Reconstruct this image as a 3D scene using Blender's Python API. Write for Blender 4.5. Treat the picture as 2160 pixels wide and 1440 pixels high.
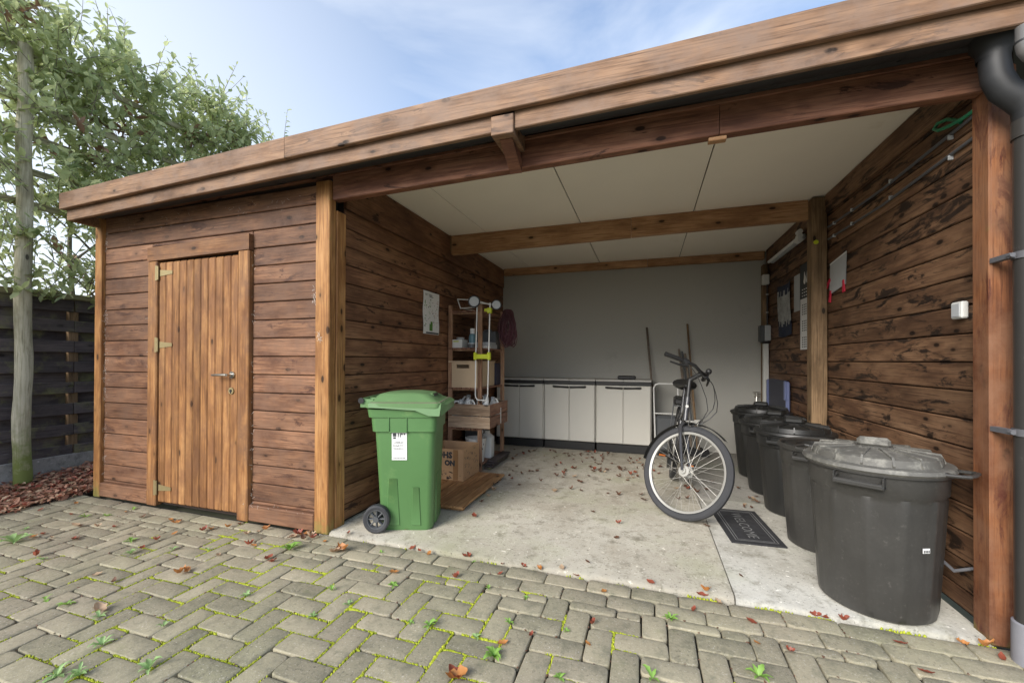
import bpy, bmesh, math, random
from mathutils import Vector, Matrix, noise as mnoise
random.seed(7)
R = math.radians
for o in list(bpy.data.objects): bpy.data.objects.remove(o, do_unlink=True)
scn = bpy.context.scene
COL = scn.collection

# ------------------------------------------------------------------ camera
CAM_Z = 1.2
yaw, pitch, roll = 0.3166, 0.0056, 0.0037
fw = Vector((-math.sin(yaw)*math.cos(pitch), math.cos(yaw)*math.cos(pitch), math.sin(pitch)))
r0 = Vector((math.cos(yaw), math.sin(yaw), 0)); u0 = r0.cross(fw)
rt = r0*math.cos(roll) + u0*math.sin(roll); up = u0*math.cos(roll) - r0*math.sin(roll)
cd = bpy.data.cameras.new('camera'); cam = bpy.data.objects.new('camera', cd); COL.objects.link(cam)
cd.sensor_width = 36; cd.lens = 869.6/2160*36; cd.shift_y = 35.3/2160
cd.clip_start = 0.05; cd.clip_end = 3000
M = Matrix((( rt.x, up.x, -fw.x, 0), (rt.y, up.y, -fw.y, 0), (rt.z, up.z, -fw.z, CAM_Z), (0, 0, 0, 1)))
cam.matrix_world = M
scn.camera = cam

# ------------------------------------------------------------------ sky and sun
SUN_AZ_DIR = Vector((-0.34, -0.82, 0.50)).normalized()      # towards the sun
el = math.asin(SUN_AZ_DIR.z); az = math.atan2(SUN_AZ_DIR.x, SUN_AZ_DIR.y)
w = bpy.data.worlds.new('World'); scn.world = w; w.use_nodes = True
nt = w.node_tree; nt.nodes.clear()
def N(t, k, **kw):
    n = t.nodes.new(k)
    for a, b in kw.items(): setattr(n, a, b)
    return n
out = N(nt, 'ShaderNodeOutputWorld'); bg = N(nt, 'ShaderNodeBackground'); bg.inputs[1].default_value = 0.14
sky = N(nt, 'ShaderNodeTexSky', sky_type='NISHITA', sun_disc=False, sun_elevation=el, sun_rotation=az, air_density=1.0, dust_density=1.5, ozone_density=2.0)
tc = N(nt, 'ShaderNodeTexCoord')
mp = N(nt, 'ShaderNodeMapping'); mp.inputs['Scale'].default_value = (1.3, 1.3, 3.0); mp.inputs['Rotation'].default_value = (0.5, 0.25, 0.3)
n1 = N(nt, 'ShaderNodeTexNoise'); n1.inputs['Scale'].default_value = 1.5; n1.inputs['Detail'].default_value = 6; n1.inputs['Roughness'].default_value = 0.52; n1.inputs['Distortion'].default_value = 0.5
cr = N(nt, 'ShaderNodeValToRGB'); cr.color_ramp.elements[0].position = 0.42; cr.color_ramp.elements[1].position = 0.80
cr.color_ramp.elements[0].color = (0.10, 0.10, 0.10, 1); cr.color_ramp.elements[1].color = (0.80, 0.80, 0.80, 1)
sep = N(nt, 'ShaderNodeSeparateXYZ')
mr = N(nt, 'ShaderNodeMapRange'); mr.inputs[1].default_value = 0.12; mr.inputs[2].default_value = 0.60; mr.inputs[3].default_value = 0.92; mr.inputs[4].default_value = 0.0
mx0 = N(nt, 'ShaderNodeMath', operation='MAXIMUM')
mx = N(nt, 'ShaderNodeMix', data_type='RGBA'); mx.inputs['B'].default_value = (3.7, 3.9, 4.15, 1)
L = nt.links.new
L(tc.outputs['Generated'], mp.inputs[0]); L(mp.outputs[0], n1.inputs['Vector']); L(n1.outputs['Fac'], cr.inputs[0])
L(tc.outputs['Generated'], sep.inputs[0]); L(sep.outputs[2], mr.inputs[0]); L(cr.outputs[0], mx0.inputs[0]); L(mr.outputs[0], mx0.inputs[1])
hz = N(nt, 'ShaderNodeMapRange'); hz.inputs[1].default_value = -0.30; hz.inputs[2].default_value = -0.82; hz.inputs[3].default_value = 0.0; hz.inputs[4].default_value = 0.75
L(sep.outputs[0], hz.inputs[0]); mx1 = N(nt, 'ShaderNodeMath', operation='MAXIMUM'); L(mx0.outputs[0], mx1.inputs[0]); L(hz.outputs[0], mx1.inputs[1])
L(mx1.outputs[0], mx.inputs['Factor']); L(sky.outputs[0], mx.inputs['A']); L(mx.outputs['Result'], bg.inputs[0]); L(bg.outputs[0], out.inputs[0])
sl = bpy.data.lights.new('sun', 'SUN'); sl.energy = 1.8; sl.angle = R(32); sl.color = (1.0, 0.96, 0.9)
so = bpy.data.objects.new('sun', sl); COL.objects.link(so); so.rotation_euler = SUN_AZ_DIR.to_track_quat('Z', 'Y').to_euler(); so.location = (-6, -6, 9)
vs = scn.view_settings; vs.view_transform = 'Standard'; vs.look = 'None'; vs.exposure = 1.15; vs.gamma = 1.0; vs.use_curve_mapping = False

# ------------------------------------------------------------------ mesh helpers
class MB:
    def __init__(s): s.v = []; s.f = []; s.mi = []
    def add(s, vs, fs, m=0):
        o = len(s.v); s.v += [Vector(p) for p in vs]; s.f += [tuple(i+o for i in f) for f in fs]; s.mi += [m]*len(fs); return s
    def box(s, x0, x1, y0, y1, z0, z1, b=0.0, m=0):
        if b <= 0:
            vs = [(x0,y0,z0),(x1,y0,z0),(x1,y1,z0),(x0,y1,z0),(x0,y0,z1),(x1,y0,z1),(x1,y1,z1),(x0,y1,z1)]
            return s.add(vs, [(0,3,2,1),(4,5,6,7),(0,1,5,4),(1,2,6,5),(2,3,7,6),(3,0,4,7)], m)
        c = Vector(((x0+x1)/2,(y0+y1)/2,(z0+z1)/2)); h = Vector(((x1-x0)/2,(y1-y0)/2,(z1-z0)/2)); b = min(b, h.x*.9, h.y*.9, h.z*.9)
        vs = []; idx = {}
        for sx in (-1,1):
            for sy in (-1,1):
                for sz in (-1,1):
                    for a in range(3):
                        p = [h.x-b, h.y-b, h.z-b]; p[a] += b
                        idx[(sx,sy,sz,a)] = len(vs); vs.append((c.x+sx*p[0], c.y+sy*p[1], c.z+sz*p[2]))
        fs = []; S = (-1,1)
        for k in S:
            for a in range(3):
                b1, b2 = (a+1)%3, (a+2)%3
                q = []
                for e1, e2 in ((-1,-1),(1,-1),(1,1),(-1,1)):
                    t = [0,0,0]; t[a] = k; t[b1] = e1; t[b2] = e2; q.append(idx[(t[0],t[1],t[2],a)])
                fs.append(tuple(q) if k > 0 else tuple(q[::-1]))
        for a in range(3):
            b1, b2 = (a+1)%3, (a+2)%3
            for e1 in S:
                for e2 in S:
                    t0=[0,0,0]; t0[a]=-1; t0[b1]=e1; t0[b2]=e2; t1=list(t0); t1[a]=1
                    q = (idx[(*t0,b1)], idx[(*t1,b1)], idx[(*t1,b2)], idx[(*t0,b2)])
                    fs.append(q if e1*e2 < 0 else q[::-1])
        for sx in S:
            for sy in S:
                for sz in S:
                    q = tuple(idx[(sx,sy,sz,a)] for a in range(3)); fs.append(q if sx*sy*sz > 0 else q[::-1])
        return s.add(vs, fs, m)
    def lathe(s, prof, n=32, c=(0,0,0), m=0, closed=False, a0=0, rmod=None):
        c = Vector(c); vs = []; k = len(prof)
        for i in range(n):
            a = a0 + 2*math.pi*i/n
            for j, (r, z) in enumerate(prof):
                rr = r*(rmod(a, z) if rmod else 1)
                vs.append(c + Vector((rr*math.cos(a), rr*math.sin(a), z)))
        fs = []
        for i in range(n):
            i2 = (i+1) % n
            for j in range(k if closed else k-1):
                j2 = (j+1) % k
                fs.append((i*k+j, i2*k+j, i2*k+j2, i*k+j2))
        return s.add(vs, fs, m)
    def tube(s, pts, r, n=6, m=0, closed=False, caps=True):
        pts = [Vector(p) for p in pts]; k = len(pts); rs = r if isinstance(r, (list, tuple)) else [r]*k
        vs = []; fs = []; ref = None
        for i, p in enumerate(pts):
            a = pts[(i-1) % k] if (closed or i > 0) else p; b = pts[(i+1) % k] if (closed or i < k-1) else p
            t = (b-a).normalized() if (b-a).length > 1e-9 else Vector((0,0,1))
            if ref is None:
                ref = t.orthogonal().normalized()
            ref = (ref - t*ref.dot(t)); ref = ref.normalized() if ref.length > 1e-6 else t.orthogonal().normalized()
            bi = t.cross(ref)
            for j in range(n):
                an = 2*math.pi*j/n; vs.append(p + (ref*math.cos(an) + bi*math.sin(an))*rs[i])
        for i in range(k if closed else k-1):
            i2 = (i+1) % k
            for j in range(n):
                j2 = (j+1) % n; fs.append((i*n+j, i*n+j2, i2*n+j2, i2*n+j))
        if caps and not closed:
            fs.append(tuple(range(n))[::-1]); fs.append(tuple((k-1)*n+j for j in range(n)))
        return s.add(vs, fs, m)
    def prism(s, poly, axis, a, b, m=0):
        # poly: 2D points in the two other axes (cyclic order), extruded along axis from a to b
        k = len(poly); vs = []
        for t in (a, b):
            for p, q in poly:
                e = [0,0,0]; e[axis] = t; e[(axis+1)%3] = p; e[(axis+2)%3] = q; vs.append(e)
        fs = [tuple(range(k))[::-1], tuple(range(k, 2*k))] + [(i, (i+1)%k, k+(i+1)%k, k+i) for i in range(k)]
        return s.add(vs, fs, m)
    def disc(s, c, r, nrm, n=20, m=0):
        c = Vector(c); t = Vector(nrm).normalized(); a = t.orthogonal().normalized(); b = t.cross(a)
        return s.add([c + (a*math.cos(2*math.pi*i/n)+b*math.sin(2*math.pi*i/n))*r for i in range(n)], [tuple(range(n))], m)
    def cyl(s, a, b, r, n=16, m=0): return s.tube([a, b], r, n, m)
    def sphere(s, c, r, n=10, m=0, sc=(1,1,1)):
        prof = [(max(1e-4, math.sin(math.pi*i/n)), -math.cos(math.pi*i/n)) for i in range(n+1)]
        t = MB().lathe(prof, n*2); return s.add([(c[0]+p.x*r*sc[0], c[1]+p.y*r*sc[1], c[2]+p.z*r*sc[2]) for p in t.v], t.f, m)
    def xf(s, mat):
        s.v = [mat @ p for p in s.v]; return s
    def join(s, o, m=None):
        return s.add(o.v, o.f, m if m is not None else 0)
OFF = {}
def mesh_from(name, mb, mats, smooth=True, ang=35, c=None):
    me = bpy.data.meshes.new(name)
    if c is None:
        lo = Vector([min(p[i] for p in mb.v) for i in range(3)]); hi = Vector([max(p[i] for p in mb.v) for i in range(3)]); c = (lo+hi)/2
    me.from_pydata([tuple(p-c) for p in mb.v], [], mb.f)
    if not isinstance(mats, (list, tuple)): mats = [mats]
    for mt in mats: me.materials.append(mt)
    if len(mats) > 1: me.polygons.foreach_set('material_index', mb.mi)
    if smooth:
        me.polygons.foreach_set('use_smooth', [True]*len(me.polygons)); me.set_sharp_from_angle(angle=R(ang))
    me.update(); return me, c
def put(name, me, c, parent=None):
    o = bpy.data.objects.new(name, me); COL.objects.link(o)
    OFF[o] = Vector(c)
    o.location = Vector(c) - (OFF[parent] if parent else Vector()); o.parent = parent
    return o
def obj(name, mb, mats, parent=None, smooth=True, ang=35):
    me, c = mesh_from(name, mb, mats, smooth, ang); return put(name, me, c, parent)
CACHE = {}
def bb(name, x0, x1, y0, y1, z0, z1, mat, parent=None, b=0.004, jit=0.0):
    k = (name, round(x1-x0,4), round(y1-y0,4), round(z1-z0,4), b, mat.name)
    if k not in CACHE: CACHE[k] = mesh_from(name, MB().box(-(x1-x0)/2,(x1-x0)/2,-(y1-y0)/2,(y1-y0)/2,-(z1-z0)/2,(z1-z0)/2,b), mat, smooth=False)[0]
    o = put(name, CACHE[k], ((x0+x1)/2,(y0+y1)/2,(z0+z1)/2), parent)
    if jit: o.location += Vector((random.uniform(-jit,jit), random.uniform(-jit,jit), 0))
    return o
def tag(o, label=None, cat=None, group=None, kind=None):
    if label: o['label'] = label
    if cat: o['category'] = cat
    if group: o['group'] = group
    if kind: o['kind'] = kind
    return o
def thing(name, loc, label, cat, group=None, local=False, rz=0.0):
    o = bpy.data.objects.new(name, None); COL.objects.link(o); o.location = loc; o.empty_display_size = 0.1
    OFF[o] = Vector() if local else Vector(loc)
    o.rotation_euler.z = rz
    return tag(o, label, cat, group)
def text_mb(body, size, origin, right, upv, spacing=1.0, align='LEFT', m=0, bold=0.0, depth=0.0):
    cu = bpy.data.curves.new('lettering', 'FONT'); cu.body = body; cu.size = size; cu.align_x = align; cu.space_character = spacing; cu.offset = bold; cu.resolution_u = 2
    o = bpy.data.objects.new('lettering', cu); COL.objects.link(o)
    bpy.context.view_layer.update()
    me = bpy.data.meshes.new_from_object(o.evaluated_get(bpy.context.evaluated_depsgraph_get()))
    ri, u = Vector(right).normalized(), Vector(upv).normalized(); og = Vector(origin)
    mb = MB(); mb.add([og + ri*v.co.x + u*v.co.y for v in me.vertices], [tuple(p.vertices) for p in me.polygons], m)
    bpy.data.objects.remove(o); bpy.data.curves.remove(cu); bpy.data.meshes.remove(me)
    return mb

# ------------------------------------------------------------------ materials
MATS = {}
def mat_base(name):
    m = bpy.data.materials.new(name); m.use_nodes = True; t = m.node_tree; t.nodes.clear()
    o = N(t, 'ShaderNodeOutputMaterial'); p = N(t, 'ShaderNodeBsdfPrincipled'); t.links.new(p.outputs[0], o.inputs[0]); MATS[name] = m
    return m, t, p, o
def mixc(t, fac, a, b, mode='MIX'):
    n = N(t, 'ShaderNodeMix', data_type='RGBA', blend_type=mode)
    for k, v in (('Factor', fac), ('A', a), ('B', b)):
        if hasattr(v, 'links') or hasattr(v, 'is_output'): t.links.new(v, n.inputs[k])
        elif k == 'Factor': n.inputs[k].default_value = v
        else: n.inputs[k].default_value = (*v, 1) if len(v) == 3 else v
    return n.outputs['Result']
def ramp(t, src, p0, p1, c0=(0,0,0), c1=(1,1,1)):
    if p0 > p1: p0, p1, c0, c1 = p1, p0, c1, c0
    n = N(t, 'ShaderNodeValToRGB'); e = n.color_ramp.elements; e[0].position = p0; e[1].position = p1; e[0].color = (*c0,1); e[1].color = (*c1,1)
    t.links.new(src, n.inputs[0]); return n.outputs[0]
def noise(t, vec, scale, detail=4, rough=0.55, dist=0.0):
    n = N(t, 'ShaderNodeTexNoise'); n.inputs['Scale'].default_value = scale; n.inputs['Detail'].default_value = detail; n.inputs['Roughness'].default_value = rough; n.inputs['Distortion'].default_value = dist
    if vec: t.links.new(vec, n.inputs['Vector'])
    return n.outputs['Fac']
def coords(t, scale=(1,1,1), rnd=True, world=False):
    if world:
        g = N(t, 'ShaderNodeNewGeometry'); src = g.outputs['Position']
    else:
        src = N(t, 'ShaderNodeTexCoord').outputs['Object']
    if rnd:
        oi = N(t, 'ShaderNodeObjectInfo'); mu = N(t, 'ShaderNodeVectorMath', operation='MULTIPLY'); mu.inputs[1].default_value = (37, 53, 71)
        t.links.new(oi.outputs['Random'], mu.inputs[0]); ad = N(t, 'ShaderNodeVectorMath', operation='ADD'); t.links.new(src, ad.inputs[0]); t.links.new(mu.outputs[0], ad.inputs[1]); src = ad.outputs[0]
    m = N(t, 'ShaderNodeVectorMath', operation='MULTIPLY'); m.inputs[1].default_value = scale; t.links.new(src, m.inputs[0]); return m.outputs[0]
def bump(t, p, h, st=0.3, d=0.004):
    b = N(t, 'ShaderNodeBump'); b.inputs['Strength'].default_value = st; b.inputs['Distance'].default_value = d
    t.links.new(h, b.inputs['Height']); t.links.new(b.outputs[0], p.inputs['Normal'])
def obrand(t, lo, hi):
    oi = N(t, 'ShaderNodeObjectInfo'); m = N(t, 'ShaderNodeMapRange'); m.inputs[3].default_value = lo; m.inputs[4].default_value = hi
    t.links.new(oi.outputs['Random'], m.inputs[0]); return m.outputs[0]
def scale_val(t, col, fac):
    n = N(t, 'ShaderNodeHueSaturation'); t.links.new(col, n.inputs['Color']); t.links.new(fac, n.inputs['Value']); return n.outputs[0]
def plain(name, col, rough=0.5, metal=0.0, var=0.12, sc=30, spec=0.5, dirt=None, bmp=0.0):
    m, t, p, o = mat_base(name); v = coords(t)
    nz = noise(t, v, sc, 4); big = noise(t, v, sc*0.12, 3)
    c = mixc(t, nz, tuple(x*(1-var) for x in col), tuple(min(1, x*(1+var)) for x in col))
    c = mixc(t, ramp(t, big, .35, .75), c, tuple(x*(1-var) for x in col))
    if dirt: c = mixc(t, ramp(t, noise(t, v, sc*.5, 6, .7), dirt[1], dirt[1]+.18), c, dirt[0])
    t.links.new(c, p.inputs['Base Color']); p.inputs['Roughness'].default_value = rough; p.inputs['Metallic'].default_value = metal; p.inputs['Specular IOR Level'].default_value = spec
    if bmp: bump(t, p, nz, bmp, .002)
    return m
def wood(name, base, dark, axis, light=None, rough=0.62, knot=0.9, stain=0.0, staincol=(0.01,0.008,0.007), vlo=0.78, vhi=1.18, moss=0.0, spec=0.3, weather=None, mstr=.34):
    m, t, p, o = mat_base(name)
    s = [7.5, 7.5, 7.5]; s[axis] = 0.75; v = coords(t, tuple(s))
    g0 = noise(t, v, 1.0, 2, .5, .35)
    mm = N(t, 'ShaderNodeMath', operation='MULTIPLY'); mm.inputs[1].default_value = 64; t.links.new(g0, mm.inputs[0])
    sn_ = N(t, 'ShaderNodeMath', operation='SINE'); t.links.new(mm.outputs[0], sn_.inputs[0])
    g1 = N(t, 'ShaderNodeMapRange'); g1.inputs[1].default_value = -1; g1.inputs[2].default_value = 1; t.links.new(sn_.outputs[0], g1.inputs[0]); g1 = g1.outputs[0]
    s2 = [120, 120, 120]; s2[axis] = 3.0; v2 = coords(t, tuple(s2)); g2 = noise(t, v2, 1.0, 3, .65)
    v3 = coords(t, (1,1,1)); sb = [5, 5, 5]; sb[axis] = 1.6; blot = noise(t, coords(t, tuple(sb)), 1.3, 5, .65)
    mid = tuple(.55*a_+.45*b_ for a_, b_ in zip(base, dark))
    c = mixc(t, ramp(t, g1, .35, .95), base, mid)
    if light: c = mixc(t, ramp(t, blot, .52, .28), c, light)
    c = mixc(t, ramp(t, g2, .49, .70), c, tuple(x*.72 for x in dark))
    c = mixc(t, ramp(t, blot, .50, .72), c, tuple(x*.85 for x in dark))
    # knots
    s4 = [9, 9, 9]; s4[axis] = 4.2; v4 = coords(t, tuple(s4))
    vo = N(t, 'ShaderNodeTexVoronoi'); vo.inputs['Scale'].default_value = 1.0; vo.inputs['Randomness'].default_value = 1.0; t.links.new(v4, vo.inputs['Vector'])
    kd = vo.outputs['Distance']
    c = mixc(t, ramp(t, kd, .30, .07, (0,0,0), (knot*.55,)*3), c, tuple(x*.45 for x in dark))
    c = mixc(t, ramp(t, kd, .13, .09, (0,0,0), (knot,)*3), c, tuple(x*.12 for x in dark))
    vt = N(t, 'ShaderNodeTexVoronoi'); vt.inputs['Scale'].default_value = 1.0; s6 = [11, 11, 11]; s6[axis] = 1.5; t.links.new(coords(t, tuple(s6)), vt.inputs['Vector'])
    c = mixc(t, ramp(t, vt.outputs['Distance'], .34, .10, (0,0,0), (knot*.38,)*3), c, tuple(x*.55 for x in dark))
    if stain:
        s5 = [7, 7, 7]; s5[axis] = 1.7; sn = noise(t, coords(t, tuple(s5)), 1.6, 6, .70, .8)
        c = mixc(t, ramp(t, sn, .615-.1*stain, .665-.08*stain), c, staincol)
    if weather:
        c = mixc(t, ramp(t, noise(t, v3, 5, 5, .7), .42, .72), c, weather)
    c = scale_val(t, c, obrand(t, vlo, vhi))
    if moss:
        gp = N(t, 'ShaderNodeNewGeometry'); sp = N(t, 'ShaderNodeSeparateXYZ'); t.links.new(gp.outputs['Position'], sp.inputs[0])
        zz = N(t, 'ShaderNodeMapRange'); zz.inputs[1].default_value = 0.0; zz.inputs[2].default_value = moss; zz.inputs[3].default_value = mstr; zz.inputs[4].default_value = 0
        t.links.new(sp.outputs[2], zz.inputs[0]); ad = N(t, 'ShaderNodeMath', operation='ADD'); t.links.new(zz.outputs[0], ad.inputs[0]); t.links.new(noise(t, v3, 7, 5, .7), ad.inputs[1])
        c = mixc(t, ramp(t, ad.outputs[0], .62, .95), c, (0.16, 0.19, 0.05))
    t.links.new(c, p.inputs['Base Color']); p.inputs['Roughness'].default_value = rough; p.inputs['Specular IOR Level'].default_value = spec
    bump(t, p, g2, .35, .003)
    return m
FB, FD = (0.25, 0.122, 0.064), (0.098, 0.043, 0.025)
w_fac   = wood('stained_wood_facade', FB, FD, 0, light=(0.33, 0.18, 0.105), stain=.4, staincol=(0.075,0.034,0.022), weather=(0.185,0.102,0.065), vlo=.74, vhi=1.18)
w_int   = wood('stained_wood_inner', (0.24, 0.115, 0.058), (0.115, 0.05, 0.027), 1, light=(0.33,0.175,0.09), stain=.35, staincol=(0.045,0.02,0.013), vlo=.75, vhi=1.15)
w_rgt   = wood('dark_stained_wood', (0.20, 0.108, 0.058), (0.098, 0.049, 0.028), 1, light=(0.29,0.17,0.096), stain=.8, staincol=(0.030,0.018,0.012), vlo=.7, vhi=1.2)
w_post  = wood('orange_brown_timber', (0.42, 0.205, 0.070), (0.22, 0.092, 0.032), 2, light=(0.50,0.275,0.115), vlo=.92, vhi=1.08, moss=.16)
w_redp  = wood('reddish_timber', (0.27, 0.105, 0.043), (0.12, 0.042, 0.021), 2, light=(0.36,0.17,0.08), stain=.6, staincol=(0.10,0.03,0.018), vlo=.95, vhi=1.05, moss=.10, weather=(0.25,0.125,0.07))
w_midp  = wood('weathered_timber_post', (0.25, 0.16, 0.085), (0.13, 0.08, 0.04), 2, light=(0.32,0.21,0.115), vlo=.9, vhi=1.05)
w_door  = wood('orange_brown_door_board', (0.34, 0.162, 0.058), (0.15, 0.062, 0.024), 2, light=(0.44,0.235,0.095), vlo=.78, vhi=1.15, weather=(0.20,0.094,0.043))
w_frm   = wood('door_frame_timber', (0.34, 0.162, 0.058), (0.16, 0.066, 0.026), 2, light=(0.43,0.23,0.095), vlo=.9, vhi=1.1, weather=(0.17,0.085,0.045))
w_lint  = wood('lintel_timber', (0.28, 0.132, 0.056), (0.13, 0.056, 0.027), 0, light=(0.36,0.19,0.09), weather=(0.18,0.095,0.054))
w_fas   = wood('weathered_fascia', (0.31, 0.180, 0.103), (0.145, 0.08, 0.047), 0, light=(0.37,0.235,0.148), knot=.95, vlo=.92, vhi=1.06, weather=(0.235,0.158,0.115), stain=.3, staincol=(0.115,0.072,0.05))
w_beam  = wood('reddish_beam', (0.26, 0.115, 0.066), (0.13, 0.053, 0.032), 0, light=(0.31,0.16,0.10), vlo=.92, vhi=1.05, stain=.1, staincol=(0.06,0.025,0.016))
w_beam2 = wood('inner_beam', (0.46, 0.255, 0.125), (0.28, 0.14, 0.065), 0, light=(0.54,0.33,0.18), vlo=.92, vhi=1.05)
w_shelf = wood('pine_shelf', (0.42, 0.25, 0.15), (0.25, 0.13, 0.075), 2, light=(0.50,0.32,0.21))
w_shfx  = wood('pine_shelf_board', (0.32, 0.165, 0.11), (0.18, 0.085, 0.055), 1, light=(0.40,0.24,0.16))
w_crate = wood('weathered_crate_wood', (0.46, 0.33, 0.22), (0.25, 0.165, 0.105), 0, light=(0.54,0.41,0.29))
w_deck  = wood('decking_board', (0.50, 0.27, 0.115), (0.30, 0.15, 0.06), 1, light=(0.58,0.36,0.18), vlo=.85, vhi=1.1)
w_fen   = wood('dark_mossy_fence_board', (0.105, 0.085, 0.085), (0.05, 0.04, 0.043), 1, light=(0.15,0.12,0.115), rough=.75, weather=(0.10,0.085,0.08), vlo=.75, vhi=1.2)
w_rail  = wood('greenish_rail', (0.40, 0.37, 0.23), (0.25, 0.23, 0.14), 1, light=(0.48,0.45,0.30), rough=.75)
w_pole  = wood('round_timber_pole', (0.46, 0.42, 0.30), (0.28, 0.25, 0.16), 2, light=(0.54,0.50,0.38), moss=.8, rough=.7, mstr=.62)
w_broom = wood('grey_broom_handle', (0.22,0.18,0.14), (0.12,0.09,0.07), 2, knot=.2)
# moss patches on fence boards
def add_moss(m, amt, col=(0.17,0.18,0.06), sc=2.6):
    t = m.node_tree; p = [n for n in t.nodes if n.type == 'BSDF_PRINCIPLED'][0]; src = p.inputs['Base Color'].links[0].from_socket
    c = mixc(t, ramp(t, noise(t, coords(t), sc, 6, .68), .62-amt*.1, .72), src, col); t.links.new(c, p.inputs['Base Color'])
add_moss(w_fen, 1.0, (0.22,0.22,0.09))

def paver_mat():
    m, t, p, o = mat_base('concrete_paver'); v = coords(t); vw = coords(t, rnd=False, world=True)
    c = mixc(t, noise(t, v, 9, 5, .6), (0.29,0.255,0.18), (0.40,0.355,0.265))
    c = mixc(t, ramp(t, noise(t, vw, 1.4, 5, .6), .38, .66), c, (0.31,0.295,0.195))
    c = mixc(t, ramp(t, noise(t, v, 150, 2), .60, .74), c, (0.58,0.55,0.48))
    c = mixc(t, ramp(t, noise(t, v, 70, 4, .7), .46, .30), c, (0.15,0.14,0.10))
    c = mixc(t, ramp(t, noise(t, vw, 4.0, 6, .7), .60, .74), c, (0.24,0.24,0.14))
    c = mixc(t, obrand(t, 0, .45), c, (0.35,0.305,0.215)); c = mixc(t, ramp(t, noise(t, vw, 14, 6, .75), .50, .70), c, (0.21,0.20,0.14)); c = scale_val(t, c, obrand(t, .80, 1.10)); t.links.new(c, p.inputs['Base Color']); p.inputs['Roughness'].default_value = .88; p.inputs['Specular IOR Level'].default_value = .25
    bump(t, p, noise(t, v, 120, 4, .7), .45, .004); return m
m_pav = paver_mat()
def concrete_mat(name, a, b, stain, green):
    m, t, p, o = mat_base(name); v = coords(t, rnd=False, world=True)
    c = mixc(t, ramp(t, noise(t, v, 2.2, 7, .62), .32, .68), a, b)
    c = mixc(t, ramp(t, noise(t, v, 11, 6, .7), .52, .70), c, stain)
    c = mixc(t, ramp(t, noise(t, v, 1.1, 4, .6), .50, .68), c, green)
    c = mixc(t, ramp(t, noise(t, v, 70, 4, .7), .57, .72), c, tuple(x*.5 for x in stain))
    c = mixc(t, ramp(t, noise(t, v, 34, 3, .6), .64, .74), c, tuple(min(1,x*1.35) for x in b))
    t.links.new(c, p.inputs['Base Color']); p.inputs['Roughness'].default_value = .85; p.inputs['Specular IOR Level'].default_value = .3
    bump(t, p, noise(t, v, 55, 6, .7), .4, .006); return m
m_conc  = concrete_mat('concrete_floor', (0.34,0.305,0.24), (0.52,0.49,0.41), (0.21,0.19,0.145), (0.31,0.30,0.20))
m_conc2 = concrete_mat('pale_concrete', (0.40,0.38,0.325), (0.59,0.575,0.515), (0.26,0.245,0.20), (0.38,0.375,0.29))
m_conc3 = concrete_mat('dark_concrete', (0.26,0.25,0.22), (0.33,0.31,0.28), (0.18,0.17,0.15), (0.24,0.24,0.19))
m_plinth= concrete_mat('fence_base_concrete', (0.26,0.245,0.225), (0.34,0.32,0.30), (0.16,0.15,0.14), (0.22,0.23,0.15))
m_soil  = plain('dark_joint_soil', (0.035,0.029,0.021), .95, var=.5, sc=60)
m_grnd  = plain('garden_ground', (0.10,0.10,0.055), .95, var=.4, sc=3)
m_ceil  = plain('off_white_ceiling_panel', (0.93,0.86,0.74), .8, var=.05, sc=3, dirt=((0.74,0.65,0.50), .62))
m_back  = plain('grey_cement_panel', (0.42,0.41,0.37), .75, var=.05, sc=3, dirt=((0.33,0.32,0.285), .60))
m_shth  = plain('dark_sheathing', (0.035,0.022,0.016), .9)
m_roof  = plain('roofing_felt', (0.09,0.09,0.09), .9)
m_gut   = plain('dark_grey_gutter', (0.026,0.027,0.029), .55)
m_pipe  = plain('grey_pvc_pipe', (0.046,0.043,0.040), .36, var=.08, dirt=((0.20,0.19,0.18), .66))
m_chrome= plain('glossy_grey_pvc', (0.16,0.155,0.15), .12, var=.05)
m_foot  = plain('pale_grey_pipe_foot', (0.26,0.26,0.285), .6, dirt=((0.1,0.1,0.1), .68))
m_grn   = plain('green_plastic', (0.092,0.205,0.070), .42, var=.10, sc=12, dirt=((0.14,0.25,0.09), .58))
m_grnd2 = plain('green_plastic_lid', (0.135,0.25,0.102), .46, var=.12, sc=20, dirt=((0.22,0.24,0.12), .62))
m_dust  = plain('dusty_grime', (0.19,0.17,0.12), .9, var=.3)
m_rub   = plain('black_rubber', (0.040,0.041,0.045), .72, var=.2, dirt=((0.10,0.10,0.10), .62))
m_blk   = plain('black_plastic', (0.022,0.022,0.022), .42, var=.15)
m_drum  = plain('grey_black_drum_plastic', (0.046,0.044,0.040), .40, var=.2, sc=70, dirt=((0.10,0.096,0.085), .60))
m_drumd = plain('black_drum_plastic', (0.020,0.020,0.019), .40, var=.12, sc=20, dirt=((0.05,0.05,0.047), .66))
m_lid   = plain('dusty_grey_lid', (0.13,0.125,0.11), .55, var=.25, sc=30, dirt=((0.27,0.26,0.225), .50))
m_white = plain('white_paper', (0.74,0.74,0.72), .7, var=.03)
m_wplas = plain('white_plastic', (0.66,0.66,0.62), .4, var=.05)
m_print = plain('dark_print', (0.045,0.05,0.055), .7)
m_gpr   = plain('green_print', (0.10,0.26,0.045), .7)
m_ppr   = plain('pink_print', (0.48,0.30,0.24), .7)
m_steel = plain('brushed_steel', (0.62,0.60,0.55), .3, metal=1.0, var=.05)
m_brass = plain('dull_brass', (0.36,0.29,0.15), .55, metal=.6, var=.15)
m_alu   = plain('white_metal_tube', (0.72,0.72,0.69), .35, var=.04)
m_lime  = plain('lime_plastic', (0.52,0.58,0.02), .4)
m_cable = plain('purple_cable', (0.13,0.048,0.062), .5, var=.3)
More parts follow.
